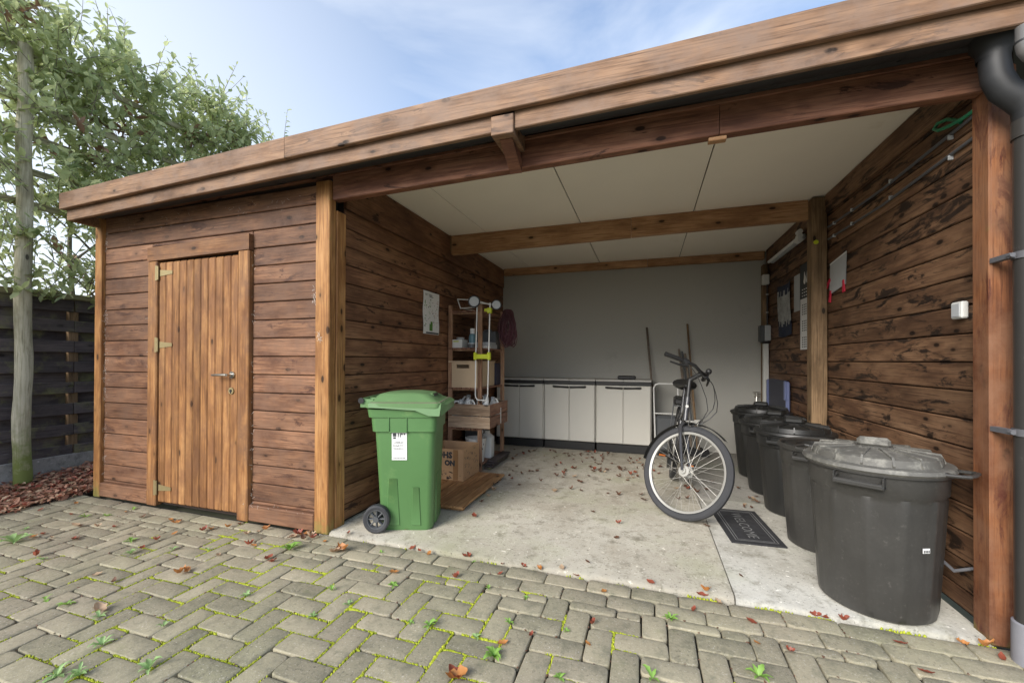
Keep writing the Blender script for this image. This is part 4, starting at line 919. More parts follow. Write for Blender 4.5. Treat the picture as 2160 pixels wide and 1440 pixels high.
# ------------------------------------------------------------------ doormat
dm = thing('doormat', (.68,3.34,FZ), 'charcoal doormat printed WELCOME beside the bicycle wheel', 'doormat', local=False)
ma, mb_, mc, md = Vector((.525,3.00,0)), Vector((.845,3.02,0)), Vector((.80,3.66,0)), Vector((.475,3.64,0))
def mpt(u_, v_, z): p = ma.lerp(mb_, u_).lerp(md.lerp(mc, u_), v_); return (p.x, p.y, z)
z0, z1 = FZ+.0015, FZ+.010
obj('pad', MB().add([mpt(u_,v_,z) for z in (z0,z1) for u_,v_ in ((0,0),(1,0),(1,1),(0,1))], [(0,3,2,1),(4,5,6,7),(0,1,5,4),(1,2,6,5),(2,3,7,6),(3,0,4,7)]), m_mat, dm, False)
pr_ = MB()
for ins, wv in ((.10,.012),(.155,.009)):
    iu, iv = ins, ins*.52; wu, wv2 = wv*1.6, wv
    for q in (((iu,iv),(1-iu,iv),(1-iu,iv+wv2),(iu,iv+wv2)), ((iu,1-iv-wv2),(1-iu,1-iv-wv2),(1-iu,1-iv),(iu,1-iv)), ((iu,iv),(iu+wu,iv),(iu+wu,1-iv),(iu,1-iv)), ((1-iu-wu,iv),(1-iu,iv),(1-iu,1-iv),(1-iu-wu,1-iv))):
        pr_.add([mpt(a,b,z1+.0014) for a,b in q], [(0,1,2,3)])
tx = text_mb('WELCOME', .105, (0,0,0), (1,0,0), (0,1,0), 1.0, 'CENTER')
# letters run from the far edge towards the front edge
for f in [0]:
    tx.v = [Vector(mpt(.50+p.y/.36-.10, .5-p.x/.70, z1+.0016)) for p in tx.v]
pr_.join(tx)
obj('print', pr_, m_matp, dm, False)

# ------------------------------------------------------------------ bicycle
HEAD, LEAN, STEER = R(-92), R(7), R(57)
bk_ = thing('bicycle', (.235, 4.46, FZ), 'dark city bicycle with its front wheel turned, parked before the cabinets', 'bicycle', local=True)
bk_.rotation_euler = (-LEAN, 0, HEAD)
WR = .355
ax_dir = Vector((-math.cos(R(70)),0,math.sin(R(70)))); FA = Vector((1.08,0,WR)); A0 = FA - Vector((math.sin(R(70)),0,math.cos(R(70))))*.05
ST = Matrix.Translation(A0) @ Matrix.Rotation(STEER,4,ax_dir) @ Matrix.Translation(-A0)
def wheel(name, c, mtx, spokes_obj):
    RX = Matrix.Rotation(R(90),4,'X'); T = mtx @ Matrix.Translation(c) @ RX
    wo = obj(name, MB().lathe([(WR-.052,-.012),(WR-.042,-.021),(WR-.016,-.0225),(WR-.003,-.013),(WR,0),(WR-.003,.013),(WR-.016,.0225),(WR-.042,.021),(WR-.052,.012)], 72, closed=True).xf(T), m_rub, bk_)
    obj('rim', MB().lathe([(WR-.068,-.008),(WR-.063,-.0115),(WR-.046,-.0135),(WR-.046,.0135),(WR-.063,.0115),(WR-.068,.008)], 72, closed=True).xf(T), m_rim, wo)
    obj('hub', MB().cyl((0,0,-.05),(0,0,.05),.022,16).lathe([(.001,-.034),(.042,-.033),(.042,-.028),(.001,-.027)],24).lathe([(.001,.027),(.042,.028),(.042,.033),(.001,.034)],24).cyl((0,0,-.062),(0,0,.062),.008,8).xf(T), m_rim, wo)
    sp = MB()
    for i in range(36):
        s_ = 1 if i % 2 else -1; a = 2*math.pi*i/36; ha = a + (.95 if (i//2) % 2 else -.95)
        s1 = MB().tube([(.038*math.cos(ha),.038*math.sin(ha),s_*.030),((WR-.066)*math.cos(a),(WR-.066)*math.sin(a),s_*.002)], .00095, 5).xf(T)
        if spokes_obj: obj('spoke', s1, m_spk, wo)
        else: sp.join(s1)
    if not spokes_obj: obj('spokes', sp, m_spk, wo)
    return wo
I4 = Matrix.Identity(4)
wheel('front_wheel', FA, ST, True); wheel('rear_wheel', Vector((0,0,WR)), I4, False)
def tb(name, pts, r_, mat, mtx=I4, n=12, parent=None): return obj(name, MB().tube(pts, r_, n).xf(mtx), mat, parent or bk_)
HB, HT = A0+ax_dir*.405, A0+ax_dir*.585
BBk = Vector((.445,0,.295)); SEATT = Vector((.262,0,.80)); 
fr = MB().tube([A0+ax_dir*.395, HT+ax_dir*.005], .021, 14).tube([HB+ax_dir*.03, BBk], .021, 12).tube([HT-ax_dir*.05, BBk.lerp(SEATT,.70)], .0175, 12).tube([BBk, SEATT], .0175, 12)
for s_ in (-1,1):
    fr.tube([BBk+Vector((0,s_*.03,0)), Vector((0,s_*.065,WR))], .010, 8).tube([BBk.lerp(SEATT,.86)+Vector((0,s_*.012,0)), Vector((0,s_*.065,WR))], .008, 8)
fr.cyl(BBk+Vector((0,-.045,0)), BBk+Vector((0,.045,0)), .026, 14)
obj('frame', fr, m_frame, bk_)
obj('badge', MB().disc(HT-ax_dir*.075+Vector((.0225,0,.008)), .012, (.94,0,.342), 16), m_rim, bk_)
tb('seat_post', [SEATT-Vector((-.01,0,.03)), Vector((.215,0,.94))], .013, m_frame)
sd = MB()
for (x_, w2, z_, h_) in ((.09,.095,.965,.04),):
    rings = []
    for x_, w2, zt2, zb2 in ((.06,.02,.985,.945),(.075,.09,1.008,.915),(.12,.112,1.015,.905),(.18,.085,1.0,.92),(.24,.042,.99,.94),(.31,.025,.982,.945),(.335,.012,.972,.952)):
        rings.append([(x_, w2*math.cos(2*math.pi*i/14), (zt2+zb2)/2 + (zt2-zb2)/2*math.sin(2*math.pi*i/14)) for i in range(14)])
    loft(sd, rings)
obj('saddle', sd, m_blk, bk_)
# fork, stem, bars (turned with the wheel)
CR = A0+ax_dir*.375
fk = MB()
for s_ in (-1,1): fk.tube([CR+Vector((0,s_*.015,0)), CR+Vector((.002,s_*.045,-.03)), CR.lerp(FA,.35)+Vector((-.012,s_*.056,0)), FA+Vector((0,s_*.056,.0))], [.014,.016,.014,.010], 10)
obj('fork', fk.xf(ST), m_frame, bk_)
STM = A0+ax_dir*.74; CLP = STM+Vector((.075,0,.085))
tb('stem', [HT, A0+ax_dir*.70, STM, STM.lerp(CLP,.4), CLP], [.017,.017,.021,.018,.022], m_blk, ST)
def hpt(s_, d, sw, dz): return CLP + Vector((-sw, s_*d, dz))
bar = [hpt(-1,.31,.16,.005), hpt(-1,.20,.095,.02), hpt(-1,.10,.02,.022), hpt(-1,.04,0,.0), hpt(1,.04,0,0), hpt(1,.10,.02,.022), hpt(1,.20,.095,.02), hpt(1,.31,.16,.005)]
tb('handlebar', bar, .0135, m_blk, ST)
for s_ in (-1,1):
    tb('grip', [hpt(s_,.315,.163,.005), hpt(s_,.27,.135,.01), hpt(s_,.19,.09,.02)], [.0195,.018,.018], m_blk, ST)
    tb('brake_lever', [hpt(s_,.17,.07,.018), hpt(s_,.175,.03,-.01), hpt(s_,.23,.06,-.03), hpt(s_,.30,.10,-.04)], [.016,.012,.009,.007], m_blk, ST, 8)
    tb('shifter', [hpt(s_,.185,.085,.02), hpt(s_,.145,.055,.02)], .026, m_blk, ST)
obj('bell', MB().sphere(CLP+Vector((-.01,.09,.045)), .024, 8).xf(ST), m_blk, bk_)
rc = random.Random(9)
for (s_, o1, o2) in ((1,.10,.02),(-1,.16,.05),(1,.19,.03)):
    pts = [hpt(s_,.165,.06,0), hpt(s_,.14,-.05,-.05), CLP+Vector((.14+o1*.4,s_*.05,-.22-o2)), CLP+Vector((.08+o1*.2,s_*.02,-.40-o2)), CR+Vector((.03,s_*.02,.05))]
    q = []
    for i in range(13):
        t = i/12*(len(pts)-1); k = min(int(t), len(pts)-2); f = t-k; p_1 = pts[max(k-1,0)]; p_2 = pts[min(k+2,len(pts)-1)]
        a, b = pts[k], pts[k+1]; q.append(.5*((2*a)+(b-p_1)*f+(2*p_1-5*a+4*b-p_2)*f*f+(3*a-p_1-3*b+p_2)*f**3))
    tb('brake_cable', q, .0033, m_blk, ST, 6)
# headlight, mudguards, rack, chaincase, cranks, pedals, kickstand
obj('headlight', MB().tube([CR+Vector((.01,0,.03)),CR+Vector((.06,0,.05))], .008, 8).lathe([(.012,-.035),(.022,-.02),(.03,.012),(.031,.02)], 18).xf(ST) if False else MB().join(MB().lathe([(.001,-.03),(.014,-.028),(.022,-.01),(.03,.016),(.031,.024),(.024,.018),(.001,.01)], 18).xf(Matrix.Translation(CR+Vector((.095,0,.045))) @ Matrix.Rotation(R(90),4,'Y'))).tube([CR+Vector((.0,0,.02)),CR+Vector((.085,0,.045))], .007, 8).xf(ST), m_rim, bk_)
def mudguard(c, a0, a1, mtx, name):
    mb = MB(); n = 26; vs = []
    for i in range(n+1):
        a = R(a0+(a1-a0)*i/n)
        for j in range(7):
            b = R(-70+140*j/6); rr_ = WR+.012+.012*math.cos(b); vs.append(Vector(c)+Vector((rr_*math.cos(a), .027*math.sin(b), rr_*math.sin(a))))
    mb.add(vs, [(i*7+j, i*7+j+1, (i+1)*7+j+1, (i+1)*7+j) for i in range(n) for j in range(6)])
    obj(name, mb.xf(mtx), m_blk, bk_)
mudguard(FA, 62, 190, ST, 'front_mudguard'); mudguard((0,0,WR), 40, 215, I4, 'rear_mudguard')
rk_ = MB()
for s_ in (-1,1): rk_.tube([(.14,s_*.06,.74),(-.28,s_*.065,.74)], .006, 8).tube([(-.02,s_*.07,.74),(0,s_*.07,WR)], .006, 8).tube([(-.2,s_*.065,.74),(0,s_*.07,WR)], .005, 8)
for x_ in (.1,-.05,-.2,-.28): rk_.tube([(x_,-.06,.74),(x_,.06,.74)], .005, 8)
obj('carrier', rk_, m_dgrey, bk_)
cch = MB(); pl = [(0,WR-.07),(.45,.20),(.55,.25),(.55,.34),(.45,.40),(0,WR+.06),(-.06,WR)]
cch.prism([(y_, x_) for x_, y_ in pl], 1, -.075, -.055); obj('chain_case', cch, m_blk, bk_, False)
for s_, a in ((1,R(200)),(-1,R(20))):
    e = BBk+Vector((.17*math.cos(a), s_*.075, .17*math.sin(a)))
    cko = obj('crank', MB().tube([BBk+Vector((0,s_*.06,0)), e], [.014,.010], 8), m_dgrey, bk_)
    pdl = obj('pedal', MB().box(e.x-.045,e.x+.045,e.y+s_*.055-.042,e.y+s_*.055+.042,e.z-.012,e.z+.012,.005), m_blk, bk_, False)
    obj('reflector', MB().box(e.x+.0455,e.x+.050,e.y+s_*.055-.026,e.y+s_*.055+.026,e.z-.007,e.z+.007), m_orange, pdl, False)
tb('kickstand', [(.36,.04,.27),(.30,.17,.0)], .009, m_blk)
obj('rear_bag', MB().box(-.22,.12,-.075,.075,.747,.82,.02), m_blk, bk_, False)

# ------------------------------------------------------------------ right wall and back corner items
wb = thing('notice_sheet', (1.42,3.85,1.75), 'blank grey-white sheet hung with red pegs on the right plank wall', 'sheet')
obj('sheet', MB().add([(1.416,3.995,1.985),(1.416,3.70,2.02),(1.411,3.715,1.785),(1.411,3.992,1.745)], [(0,1,2,3)]).add([(1.4175,3.995,1.985),(1.4175,3.70,2.02),(1.4175,3.715,1.785),(1.4175,3.992,1.745)], [(3,2,1,0)]), m_lgrey, wb, False)
obj('top_strip', MB().add([(1.4145,3.997,1.982),(1.4145,3.698,2.017),(1.4145,3.698,2.030),(1.4145,3.997,1.995)], [(0,1,2,3)]), m_white, wb, False)
for y_, z_, a in ((3.975,1.73,.2),(3.735,1.775,-.1),(4.01,1.84,.9)):
    pg = MB()
    for s_ in (-1,1): pg.add([Vector((1.405+dx, y_+(s_*dy)*math.cos(a)-dz*math.sin(a), z_+(s_*dy)*math.sin(a)+dz*math.cos(a))) for dx in (0,.008) for dy, dz in ((.002,.04),(.009,.045),(.018,-.05),(.008,-.045))], [(0,1,2,3),(7,6,5,4),(0,4,5,1),(1,5,6,2),(2,6,7,3),(3,7,4,0)])
    tag(obj('clothes_peg', pg, m_red, None, False), 'red plastic clothes peg clipped beside the blank sheet', 'peg', 'red pegs at the blank sheet')
cal = thing('calendar', (1.42,4.55,1.31), 'long three-month wall calendar with a dark header beside the inner post', 'calendar')
obj('sheet', MB().box(1.4155,1.4185,4.30,4.68,1.315,1.80), m_white, cal, False); obj('header', MB().box(1.4145,1.4185,4.30,4.68,1.803,2.13), m_print, cal, False)
cp = MB()
for k in range(3):
    zb = 1.335+k*.155
    for i in range(5):
        for j in range(7):
            y_ = 4.63-j*.045; z_ = zb+.022*i; cp.add([(1.4146,y_,z_),(1.4146,y_-.026,z_),(1.4146,y_-.026,z_+.012),(1.4146,y_,z_+.012)], [(0,1,2,3)], 0)
for k in range(2):
    y_ = 4.56-.07*k; cp.add([(1.4136,y_+.028*math.sin(2*math.pi*i/12)*(1.3 if math.cos(2*math.pi*i/12) < 0 else .6),1.99+.06*math.cos(2*math.pi*i/12)) for i in range(12)], [tuple(range(12))], 1)
for k in range(3):
    for j in range(6): cp.add([(1.4136,4.63-j*.05,1.88-.03*k),(1.4136,4.60-j*.05,1.88-.03*k),(1.4136,4.60-j*.05,1.89-.03*k),(1.4136,4.63-j*.05,1.89-.03*k)], [(0,1,2,3)], 1)
obj('print', cp, [m_print, m_white], cal, False)
tag(obj('leaflet', MB().box(1.4155,1.4185,4.70,4.86,1.70,2.06), m_lgrey, None, False), 'narrow grey leaflet pinned between the cloth and the calendar', 'leaflet')
cl = thing('hanging_cloth', (1.41,5.15,1.46), 'blue and white tea towel hung on the right wall behind the post', 'towel')
cm = MB(); nu, nv = 12, 20; vs = []
def cpt(u_, v_): return Vector((1.408+.006*math.sin(u_*11+v_*2), 5.39-.46*u_+.02*math.sin(v_*5), 2.045-.56*v_-.02*math.sin(u_*3.1)))
for j in range(nv+1):
    for i in range(nu+1): vs.append(cpt(i/nu, j/nv))
for j in range(nv):
    for i in range(nu):
        v_ = (j+.5)/nv; b_ = 0 if v_ < .12 or v_ > .70 + .06*((i*5)%3) or (v_ < .2 and i % 3) else 1
        cm.add([vs[j*(nu+1)+i], vs[j*(nu+1)+i+1], vs[(j+1)*(nu+1)+i+1], vs[(j+1)*(nu+1)+i]], [(3,2,1,0)], b_)
m_cw = plain('pale_cloth', (0.46,0.47,0.46), .9, var=.5, sc=160); m_cbl = plain('blue_cloth', (0.03,0.04,0.075), .9, var=.4, sc=90)
obj('cloth', cm, [m_cbl, m_cw], cl)
tl = thing('tube_light', (1.39,4.9,2.37), 'unlit fluorescent tube lamp high on the right wall behind the post', 'lamp')
obj('housing', MB().box(1.372,1.419,4.52,5.55,2.35,2.40,.012), m_lgrey, tl, False); obj('tube', MB().cyl((1.355,4.54,2.365),(1.355,5.52,2.365),.016,12), m_white, tl)
for z_ in (2.33,2.37,2.41): obj('end_cap', MB().cyl((1.35,4.46,z_),(1.35,4.53,z_),.022,12), m_white, tl)
tag(obj('marker_disc', MB().cyl((1.33,4.0295,2.19),(1.33,4.026,2.19),.018,16), m_lime), 'small yellow disc fixed high on the inner post', 'tag')
sw = thing('light_switch', (1.41,2.51,1.41), 'white weatherproof switch on the right wall behind the reddish post', 'switch')
obj('box', MB().box(1.392,1.4205,2.475,2.55,1.405,1.485,.006), m_wplas, sw, False); obj('rocker', MB().box(1.389,1.3922,2.487,2.54,1.415,1.475,.001), m_lgrey, sw, False); obj('conduit', MB().cyl((1.416,2.420,.20),(1.416,2.420,1.06),.004,8), m_lgrey, sw)
for k, z_ in enumerate((2.30,2.20)):
    cd_ = thing('power_cable', (1.41,3.2,z_), ('upper' if k == 0 else 'lower')+' of two grey cables clipped under the ceiling on the right wall', 'cable')
    obj('cable', MB().tube([(1.41,2.42,z_+.02),(1.412,3.2,z_-.01),(1.412,4.02,z_+.005)], .008, 8), m_cord, cd_)
    for y_ in (2.58,3.1,3.6,3.9): obj('clip', MB().box(1.400,1.4205,y_-.005,y_+.005,z_-.012,z_+.012,.002), m_lgrey, cd_, False)
tag(obj('hose_loop', MB().tube([(1.40,2.41,2.335),(1.39,2.46,2.330),(1.380,2.53,2.335),(1.375,2.60,2.35),(1.376,2.635,2.375),(1.382,2.62,2.395),(1.390,2.57,2.385),(1.398,2.53,2.36),(1.405,2.50,2.33)], .0085, 10), m_hose), 'short loop of green hose hanging under the front beam', 'hose')
tag(obj('cord_loop', MB().tube([(1.415,2.43,.27),(1.36,2.47,.23),(1.33,2.56,.27),(1.34,2.66,.32),(1.38,2.72,.36)], .008, 8), m_cord), 'grey cord drooping between the large drum and the post', 'cord')
fz = thing('junction_box', (1.385,5.72,1.43), 'grey and dark fuse box in the back corner above the white duct', 'fuse box')
obj('housing', MB().box(1.305,1.355,5.70,5.80,1.44,1.64,.008), m_dgrey, fz, False); obj('cover', MB().box(1.355,1.425,5.69,5.80,1.45,1.64,.010), m_lgrey, fz, False); obj('base', MB().box(1.33,1.42,5.70,5.80,1.425,1.44,.002), m_blk, fz, False)
tag(obj('cable_duct', MB().box(1.352,1.41,5.74,5.80,.50,1.42,.006), m_wplas, None, False), 'tall white cable duct below the fuse box', 'duct')
tag(obj('wiring_box', MB().box(1.34,1.412,5.72,5.80,2.14,2.26,.006), m_wplas, None, False), 'small white junction box near the ceiling in the back corner', 'junction box')
rcab = thing('riser_cable', (1.40,5.75,1.64), 'black cable clipped down the corner between two boxes', 'cable')
obj('cable', MB().cyl((1.398,5.77,1.64),(1.398,5.77,2.14),.009,8), m_blk, rcab)
for z_ in (1.80,2.02): obj('clip', MB().box(1.383,1.412,5.755,5.765,z_-.004,z_+.004), m_wplas, rcab, False)
tp_ = thing('water_tap', (1.26,5.88,.74), 'steel garden tap on the back wall above the drums', 'tap')
obj('body', MB().tube([(1.30,5.92,.76),(1.30,5.83,.76),(1.29,5.79,.755),(1.28,5.78,.70)], .012, 10).cyl((1.30,5.84,.76),(1.30,5.84,.81),.009,8), m_steel, tp_); obj('handle', MB().tube([(1.26,5.84,.815),(1.34,5.84,.815)], .007, 8), m_steel, tp_)
obj('pipe', MB().tube([(1.30,5.905,.76),(1.36,5.905,.76),(1.385,5.905,.70),(1.385,5.905,.10)], .008, 8), m_steel, tp_)
ch = thing('folding_chair', (1.36,5.1,FZ), 'folded black chair with blue-grey frame leaning on the right wall', 'chair')
obj('seat_panel', MB().box(1.375,1.415,4.98,5.62,.30,1.00,.018), m_navy, ch, False)
for y_ in (4.90,5.62): obj('frame_leg', MB().box(1.36,1.395,y_,y_+.045,FZ,.99,.012), m_bluep, ch, False)
obj('armrest', MB().box(1.345,1.36,4.895,4.95,.80,1.00,.007), m_bluep, ch, False)
obj('crossbar', MB().cyl((1.378,4.94,.2),(1.378,5.63,.2),.01,8), m_bluep, ch)

# ------------------------------------------------------------------ leaves, weeds, moss, cobwebs
def leaf_variant(seed, l, wd, curl):
    rg = random.Random(seed); mb = MB(); n = 7; vs = []
    for i in range(n+1):
        t = i/n; w_ = wd*math.sin(math.pi*min(1,t*.93+.03))**.8*(1+.25*rg.uniform(-1,1)); z = curl*l*(4*(t-.5)**2)*.5+.004+rg.uniform(0,.003); x = (t-.5)*l
        up_ = curl*w_*rg.uniform(.3,1.1)
        vs += [(x, -w_/2, z+up_), (x, 0, z), (x, w_/2, z+up_*rg.uniform(.2,1.2))]
    fs = []
    for i in range(n):
        for j in range(2): a = i*3+j; fs.append((a, a+3, a+4, a+1))
    mb.add(vs, fs); return mb
LV = {}
for nm, mt in (('brown', m_lbrn), ('red', m_lred), ('orange', m_lora), ('tan', m_ltan)):
    LV[nm] = [mesh_from('fallen_leaf', leaf_variant(i*7+len(nm), .058, .032, c), mt, True, 60, Vector())[0] for i, c in enumerate((.2,.5,.9,.35))]
rl = random.Random(21)
def ray_ground(px, py, z=0.0):
    d = fw + rt*((px-1080)/869.6) - up*((py-755.3)/869.6); t = (z-CAM_Z)/d.z; return Vector((0,0,CAM_Z)) + d*t
def put_leaf(p, kind, s_, label, group, name='fallen_leaf'):
    o = put(name, LV[kind][rl.randrange(4)], p); o.rotation_euler = (rl.uniform(-.2,.2), rl.uniform(-.2,.2), rl.uniform(0,6.28)); o.scale = (s_, s_*rl.uniform(.7,1.2), s_)
    return tag(o, label, 'leaf', group)
LB = {'brown':'dry brown leaf lying on the block paving','red':'reddish fallen leaf lying on the block paving','orange':'bright orange fallen leaf lying on the block paving','tan':'pale tan curled leaf lying on the block paving'}
spots = [(300,1092,'brown',1.3),(360,1098,'orange',1.2),(265,1080,'orange',.9),(160,1063,'orange',1),(85,1077,'red',1.1),(160,1108,'tan',1.5),(170,1110,'brown',1.3),(205,1112,'tan',1.0),(370,1104,'orange',1.3),(378,1100,'brown',1.2),(155,1138,'red',1),(70,1134,'orange',1.2),(90,1128,'red',1.0),(110,1135,'tan',.9),(160,1139,'brown',1.2),(75,1175,'red',1.5),(205,1213,'tan',1.0),(210,1290,'tan',1.9),(380,1210,'orange',1.5),(395,1206,'orange',1.3),(368,1126,'orange',1.1),(300,1157,'red',1.2),(240,1113,'red',1),(460,1172,'tan',1),(520,1128,'tan',1.0),(525,1150,'red',1.3),(535,1152,'orange',1),(565,1180,'red',1.5),(575,1186,'red',1.3),(715,1165,'tan',2.3),(722,1162,'orange',1.9),(705,1166,'tan',1.9),(712,1160,'brown',2.0),(685,1143,'orange',1),(735,1133,'red',1.1),(790,1143,'red',1),(830,1210,'orange',1.4),(962,1220,'red',1.2),(980,1175,'red',1.2),(990,1176,'red',1.1),(870,1158,'red',1.2),(885,1163,'red',1),(905,1168,'orange',1.1),(1060,1190,'red',1),(1055,1211,'red',.9),(1105,1196,'red',1.1),(1140,1203,'orange',1.1),(1215,1215,'red',1.2),(1185,1206,'tan',1.0),(1272,1250,'orange',1.1),(1250,1318,'red',1),(1240,1360,'orange',1),(1120,1340,'red',.8),(1060,1360,'orange',1.2),(962,1432,'orange',2.0),(958,1428,'red',1.8),(1373,1238,'red',1.2),(1480,1258,'red',1.5),(1490,1257,'orange',1.2),(1463,1287,'red',1),(1515,1272,'tan',1),(1585,1312,'red',1.1),(1720,1300,'red',1.2),(1740,1305,'red',1.2),(1780,1310,'red',1.1),(1597,1358,'orange',.9),(1665,1374,'red',.8),(1955,1422,'red',1.2),(1900,1360,'red',1.2),(2080,1365,'orange',1.5),(2030,1358,'orange',1),(2115,1390,'red',1.2),(620,1132,'tan',1.4),(628,1128,'red',1.5),(636,1130,'orange',1.5),(648,1127,'orange',1.3),(655,1132,'tan',1.4),(640,1138,'brown',1.5),(612,1134,'brown',1.2),(660,1136,'red',1.2),(150,1086,'red',.9),(240,1228,'brown',1.2),(330,1140,'red',1),(430,1120,'red',1.2),(445,1117,'orange',1.1),(480,1113,'orange',1.1),(505,1107,'brown',1.2),(560,1118,'orange',1.3),(545,1122,'tan',1.0)]
for px, py, kd, s_ in spots:
    p = ray_ground(px, py); z = .024 if p.y > 2.31 else .002
    wh = 'at the foot of the shed wall' if (p.y > 1.98 and p.x < -2.3) else 'heaped by the shed corner post' if (p.y > 1.98 and p.x < -1.85) else 'along the edge of the concrete slab' if p.y > 2.14 else 'near the leaf drift by the fence' if p.x < -3.6 else 'in front of the shed door' if p.x < -2.1 else 'out on the open block paving'
    if 700 < px < 725 and 1155 < py < 1170: wh = 'in the curled clump near the shed corner post'
    put_leaf((p.x, min(p.y, 2.275) if p.x < -2.05 else p.y, z), kd, s_*.72, {'brown':'dry brown leaf ','red':'reddish fallen leaf ','orange':'bright orange fallen leaf ','tan':'pale tan curled leaf '}[kd]+wh, kd+' leaves '+wh)
floor_leaves = [(rl.gauss(1300,80), rl.gauss(982,18)) for _ in range(95)] + [(rl.uniform(1080,1400), rl.uniform(960,1060)) for _ in range(22)] + [(rl.gauss(1450,50), rl.gauss(1040,18)) for _ in range(16)] + [(rl.uniform(1070,1360), rl.uniform(948,962)) for _ in range(26)] + [(rl.uniform(1560,1600), rl.uniform(1045,1075)) for _ in range(8)] + [(1048,1020),(1040,1035),(1030,1048),(1015,1060),(1075,1005),(1080,1010),(1000,1090),(1090,985),(1100,1000),(1300,1135),(1240,1187),(1250,1080),(1380,1060),(1490,1110),(1563,1216),(860,1117),(825,1115),(1305,1105)]
for px, py in floor_leaves:
    p = ray_ground(px, py, FZ)
    if p.y > 5.4: continue
    kd = rl.choice(('brown','brown','brown','brown','brown','tan','red')); cn = {'brown':'brown','tan':'tan','red':'reddish'}[kd]
    wh = 'before the grey cabinets' if p.y > 4.55 else 'around the bicycle wheel' if p.x > .05 else 'beside the wooden decking panel' if p.x < -1.1 else 'on the middle of the concrete carport floor'
    put_leaf((p.x, p.y, FZ+.004), kd, rl.uniform(.55,1.1), 'small withered '+cn+' leaf lying '+wh, 'withered '+cn+' leaves '+wh)
# leaf litter heap by the fence
lt = MB(); rg = random.Random(5)
for k in range(5600):
    y = rg.uniform(1.2, 3.4); x = rg.uniform(-5.58, -4.70)
    edge = -4.72 if y > 2.0 else -4.62-.25*abs(mnoise.noise((y*3,0,0)))
    if x > edge: continue
    if y > 2.28 and x > -4.62: continue
    hgt = .035 + .11*max(0, (y-1.9))*max(0, min(1, (-4.65-x)/.5)) if y > 1.9 else .02
    dens = 1 if y > 1.75 else .45
    if rg.random() > dens: continue
    d = Vector((rg.uniform(-1,1), rg.uniform(-1,1), rg.uniform(-.25,.3))).normalized(); nn = Vector((rg.uniform(-.6,.6), rg.uniform(-.6,.6), 1)).normalized()
    leaf_geo(lt, Vector((x, y, .004+hgt*rg.random()**.6)), d, nn, rg.uniform(.03,.065), rg.uniform(.014,.034), rg.choice((0,0,0,1,2)), rg.uniform(-.3,.6))
tag(obj('leaf_litter', lt, [m_litter, m_ltan, m_lred], None, False), 'drift of brown fallen leaves between the fence and the paving', 'leaf litter', kind='stuff')
# weeds
WL = {}
def weed_leaf(seed, l, wd, lift):
    rg = random.Random(seed); mb = MB(); n = 6; vs = []
    for i in range(n+1):
        t = i/n; w_ = wd*(math.sin(math.pi*(t**.8)*.96+.06))*(1+(.22 if i % 2 else -.12)); x = t*l; z = lift*l*math.sin(t*2.2)+.003
        vs += [(x, -w_/2, z+w_*.25), (x, 0, z), (x, w_/2, z+w_*.25)]
    mb.add(vs, [(i*3+j, (i+1)*3+j, (i+1)*3+j+1, i*3+j+1) for i in range(n) for j in range(2)]); return mb
for nm, mt in (('g', m_weed), ('p', m_weedp)):
    WL[nm] = [mesh_from('leaf', weed_leaf(i, 1, (.30,.42,.24,.5)[i], (.25,.4,.55,.2)[i]), mt, True, 60, Vector())[0] for i in range(4)]
weeds = [(1042,1385,'g',.075,11,0,'large rosette weed between the pavers with a single yellowing leaf'),(610,1160,'g',.10,9,0,'bright spreading weed in front of the shed corner post'),(905,1320,'g',.055,7,0,''),(1075,1315,'g',.04,8,1,''),(1415,1305,'g',.055,8,3,''),(830,1235,'g',.045,7,3,''),(735,1275,'p',.05,6,0,''),(215,1360,'p',.07,7,1,''),(345,1320,'p',.06,4,0,''),(210,1300,'p',.075,5,0,''),(275,1168,'p',.07,7,0,''),(275,1142,'g',.06,7,0,''),(365,1160,'p',.06,5,0,''),(225,1088,'g',.05,4,3,''),(180,1090,'g',.05,4,2,''),(282,1074,'g',.05,4,3,''),(520,1257,'p',.06,6,0,''),(700,1245,'g',.045,5,1,''),(120,1425,'p',.08,7,2,''),(165,1425,'p',.08,8,2,''),(315,1410,'p',.08,6,0,''),(95,1265,'g',.05,4,2,''),(140,1275,'g',.05,6,3,''),(90,1180,'p',.05,5,3,''),(30,1145,'p',.16,7,0,'long pale grassy weed beside the leaf drift'),(55,1116,'p',.05,5,3,''),(660,1300,'p',.05,8,2,''),(1030,1240,'g',.03,6,3,''),(1110,1260,'g',.03,6,3,''),(1600,1425,'g',.07,6,0,'yellowish sprawling weed between the pavers near the dark drum'),(1375,1430,'g',.06,4,0,''),(1005,1343,'p',.04,5,3,''),(865,1313,'g',.03,5,3,''),(1000,1185,'g',.025,5,3,''),(440,1160,'p',.05,4,0,''),(805,1165,'g',.03,5,3,''),(1195,1330,'g',.03,5,3,''),(1180,1430,'g',.04,6,2,'')]
rw_ = random.Random(31)
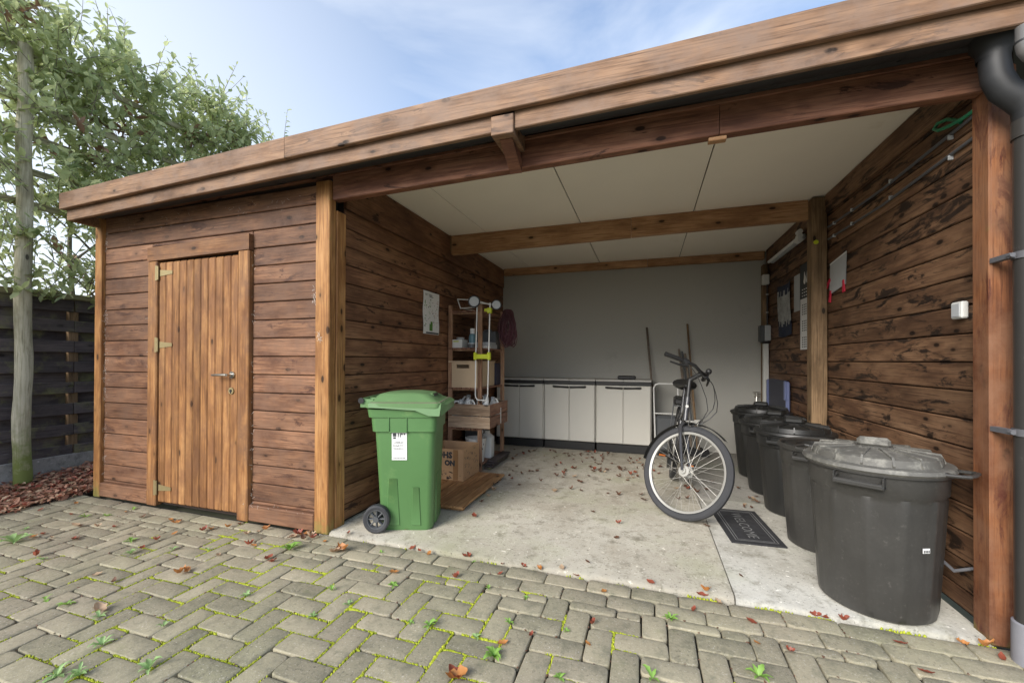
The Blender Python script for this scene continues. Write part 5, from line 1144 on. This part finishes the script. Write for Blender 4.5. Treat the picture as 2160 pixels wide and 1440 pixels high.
for px, py, kd, l_, n_, sh_, lab in weeds:
    p = ray_ground(px, py); WN = ('pale' if kd == 'p' else 'bright green')+(' broad-leaved' if n_ > 6 else ' sparse')+' weed growing in a joint '+('near the shed wall' if p.y > 1.7 and p.x < -1.9 else 'near the leaf drift' if p.x < -3.2 else 'near the concrete slab' if p.y > 1.95 else 'of the open paving')
    t_ = thing('weed', (p.x, p.y, -.004), lab or WN, 'weed', None if lab else WN+'s', local=True)
    a0 = rw_.uniform(0,6.28)
    for i in range(n_):
        o = put('leaf', WL[kd][(sh_+i % 2) % 4], (0,0,.004), t_); s_ = (.52 if kd == 'p' else .66)*l_*rw_.uniform(.75,1.25); o.scale = (s_, s_, s_*rw_.uniform(.7,1.4)); o.rotation_euler = (rw_.uniform(-.2,.2), rw_.uniform(-.35,.15), a0+i*6.283/n_+rw_.uniform(-.3,.3))
# moss in joints
ms = MB(); rm_ = random.Random(8)
def moss_blob(x, y, s_):
    n = 7; c = Vector((x,y,-.012)); vs = [c+Vector((0,0,0.0125+s_*.25))]
    for k, (f, h) in enumerate(((.55,.8),(1.0,0))):
        for i in range(n):
            a = 2*math.pi*i/n+k*.4; r_ = s_*f*rm_.uniform(.7,1.2); vs.append(c+Vector((r_*math.cos(a), r_*math.sin(a), (.0115+s_*.18)*h)))
    fs = [(0,1+i,1+(i+1)%n) for i in range(n)]+[(1+i,1+n+i,1+n+(i+1)%n,1+(i+1)%n) for i in range(n)]
    ms.add(vs, fs)
for (x0,x1,y0,y1) in rects:
    for (ea, eb) in (((x0,y0),(x1,y0)), ((x0,y0),(x0,y1))):
        for q in range(int(max(abs(eb[0]-ea[0]), abs(eb[1]-ea[1]))/.0030)):
            t = rm_.random(); x = ea[0]+(eb[0]-ea[0])*t; y = ea[1]+(eb[1]-ea[1])*t
            if not cam_size(x, y): continue
            nz = mnoise.noise((x*5, y*5, 2.0))*.6 + mnoise.noise((x*.9, y*.9, 5.0))*.5
            bias = .12 + (.12 if (x < -.8 and y < 1.55) else 0) - .16*max(0, x+1.0) - .42*max(0, y-1.65)
            if nz + bias > .155: moss_blob(x+rm_.uniform(-.004,.004), y+rm_.uniform(-.004,.004), rm_.uniform(.0025,.0052)*(1+5.0*max(0,nz-.22)))
for i in range(260):     # green fringe along the slab edge
    x = rm_.uniform(.2,1.4) if i % 3 else rm_.uniform(-2.0,1.4); y = 2.296+rm_.uniform(-.008,.012)
    if mnoise.noise((x*6,1,1)) > .0: moss_blob(x, y, rm_.uniform(.004,.009))
tag(obj('moss', ms, m_moss, None, True, 80), 'bright yellow-green moss filling the joints of the paving', 'moss', kind='stuff')
# debris crumbs in the joints and cobwebs on the facade
cr_ = MB()
for i in range(1500):
    q = rects[rm_.randrange(len(rects))]; e = rm_.random()
    x, y = (q[0]+(q[1]-q[0])*e, q[2]) if rm_.random() < .5 else (q[0], q[2]+(q[3]-q[2])*e)
    if not cam_size(x, y): continue
    s_ = rm_.uniform(.003,.008); a = rm_.uniform(0,6.28); cr_.add([(x+s_*math.cos(a+k*2.1), y+s_*math.sin(a+k*2.1), -.002+rm_.uniform(-.003,.005)) for k in range(3)]+[(x,y,.003)], [(0,1,3),(1,2,3),(2,0,3)])
tag(obj('debris', cr_, m_lbrn, None, False), 'dark crumbs of soil and leaf in the paving joints', 'debris', kind='stuff')
cw = MB()
def webs(x, y, z, rx, rz, n, ry=.01):
    for _ in range(n):
        p = Vector((x+rm_.gauss(0,rx), y-rm_.uniform(.002,ry), z+rm_.gauss(0,rz))); d = Vector((rm_.uniform(-1,1), rm_.uniform(-.4,.1), rm_.uniform(-1,1))).normalized()*rm_.uniform(.006,.028)
        q = p+d; q.y = min(q.y, y-.0015); s_ = d.cross(Vector((0,1,0))).normalized()*.0006; cw.add([p-s_,p+s_,q+s_,q-s_], [(0,1,2,3)])
for z in (1.62,1.45,1.2,1.05,.9,.55,.3,2.25): webs(-4.50, YF, z, .018, .06, 26)
for z in (1.9,1.5,1.1,.8,.45,.2): webs(-3.912, YF-.004, z, .012, .08, 14); webs(-2.79, YF-.002, z, .012, .08, 10)
for x in (-4.2,-3.6,-3.0,-2.6): webs(x, YF-.003, 2.33, .12, .03, 12)
webs(-2.21, YF-.002, 1.63, .012, .03, 40); webs(-2.15, YF-.027, 1.36, .012, .02, 30); webs(-2.6, YF-.03, .14, .15, .01, 14)
tag(obj('cobwebs', cw, m_cobw, None, False), 'wispy grey cobwebs clinging to the shed facade joints', 'cobweb', kind='stuff')
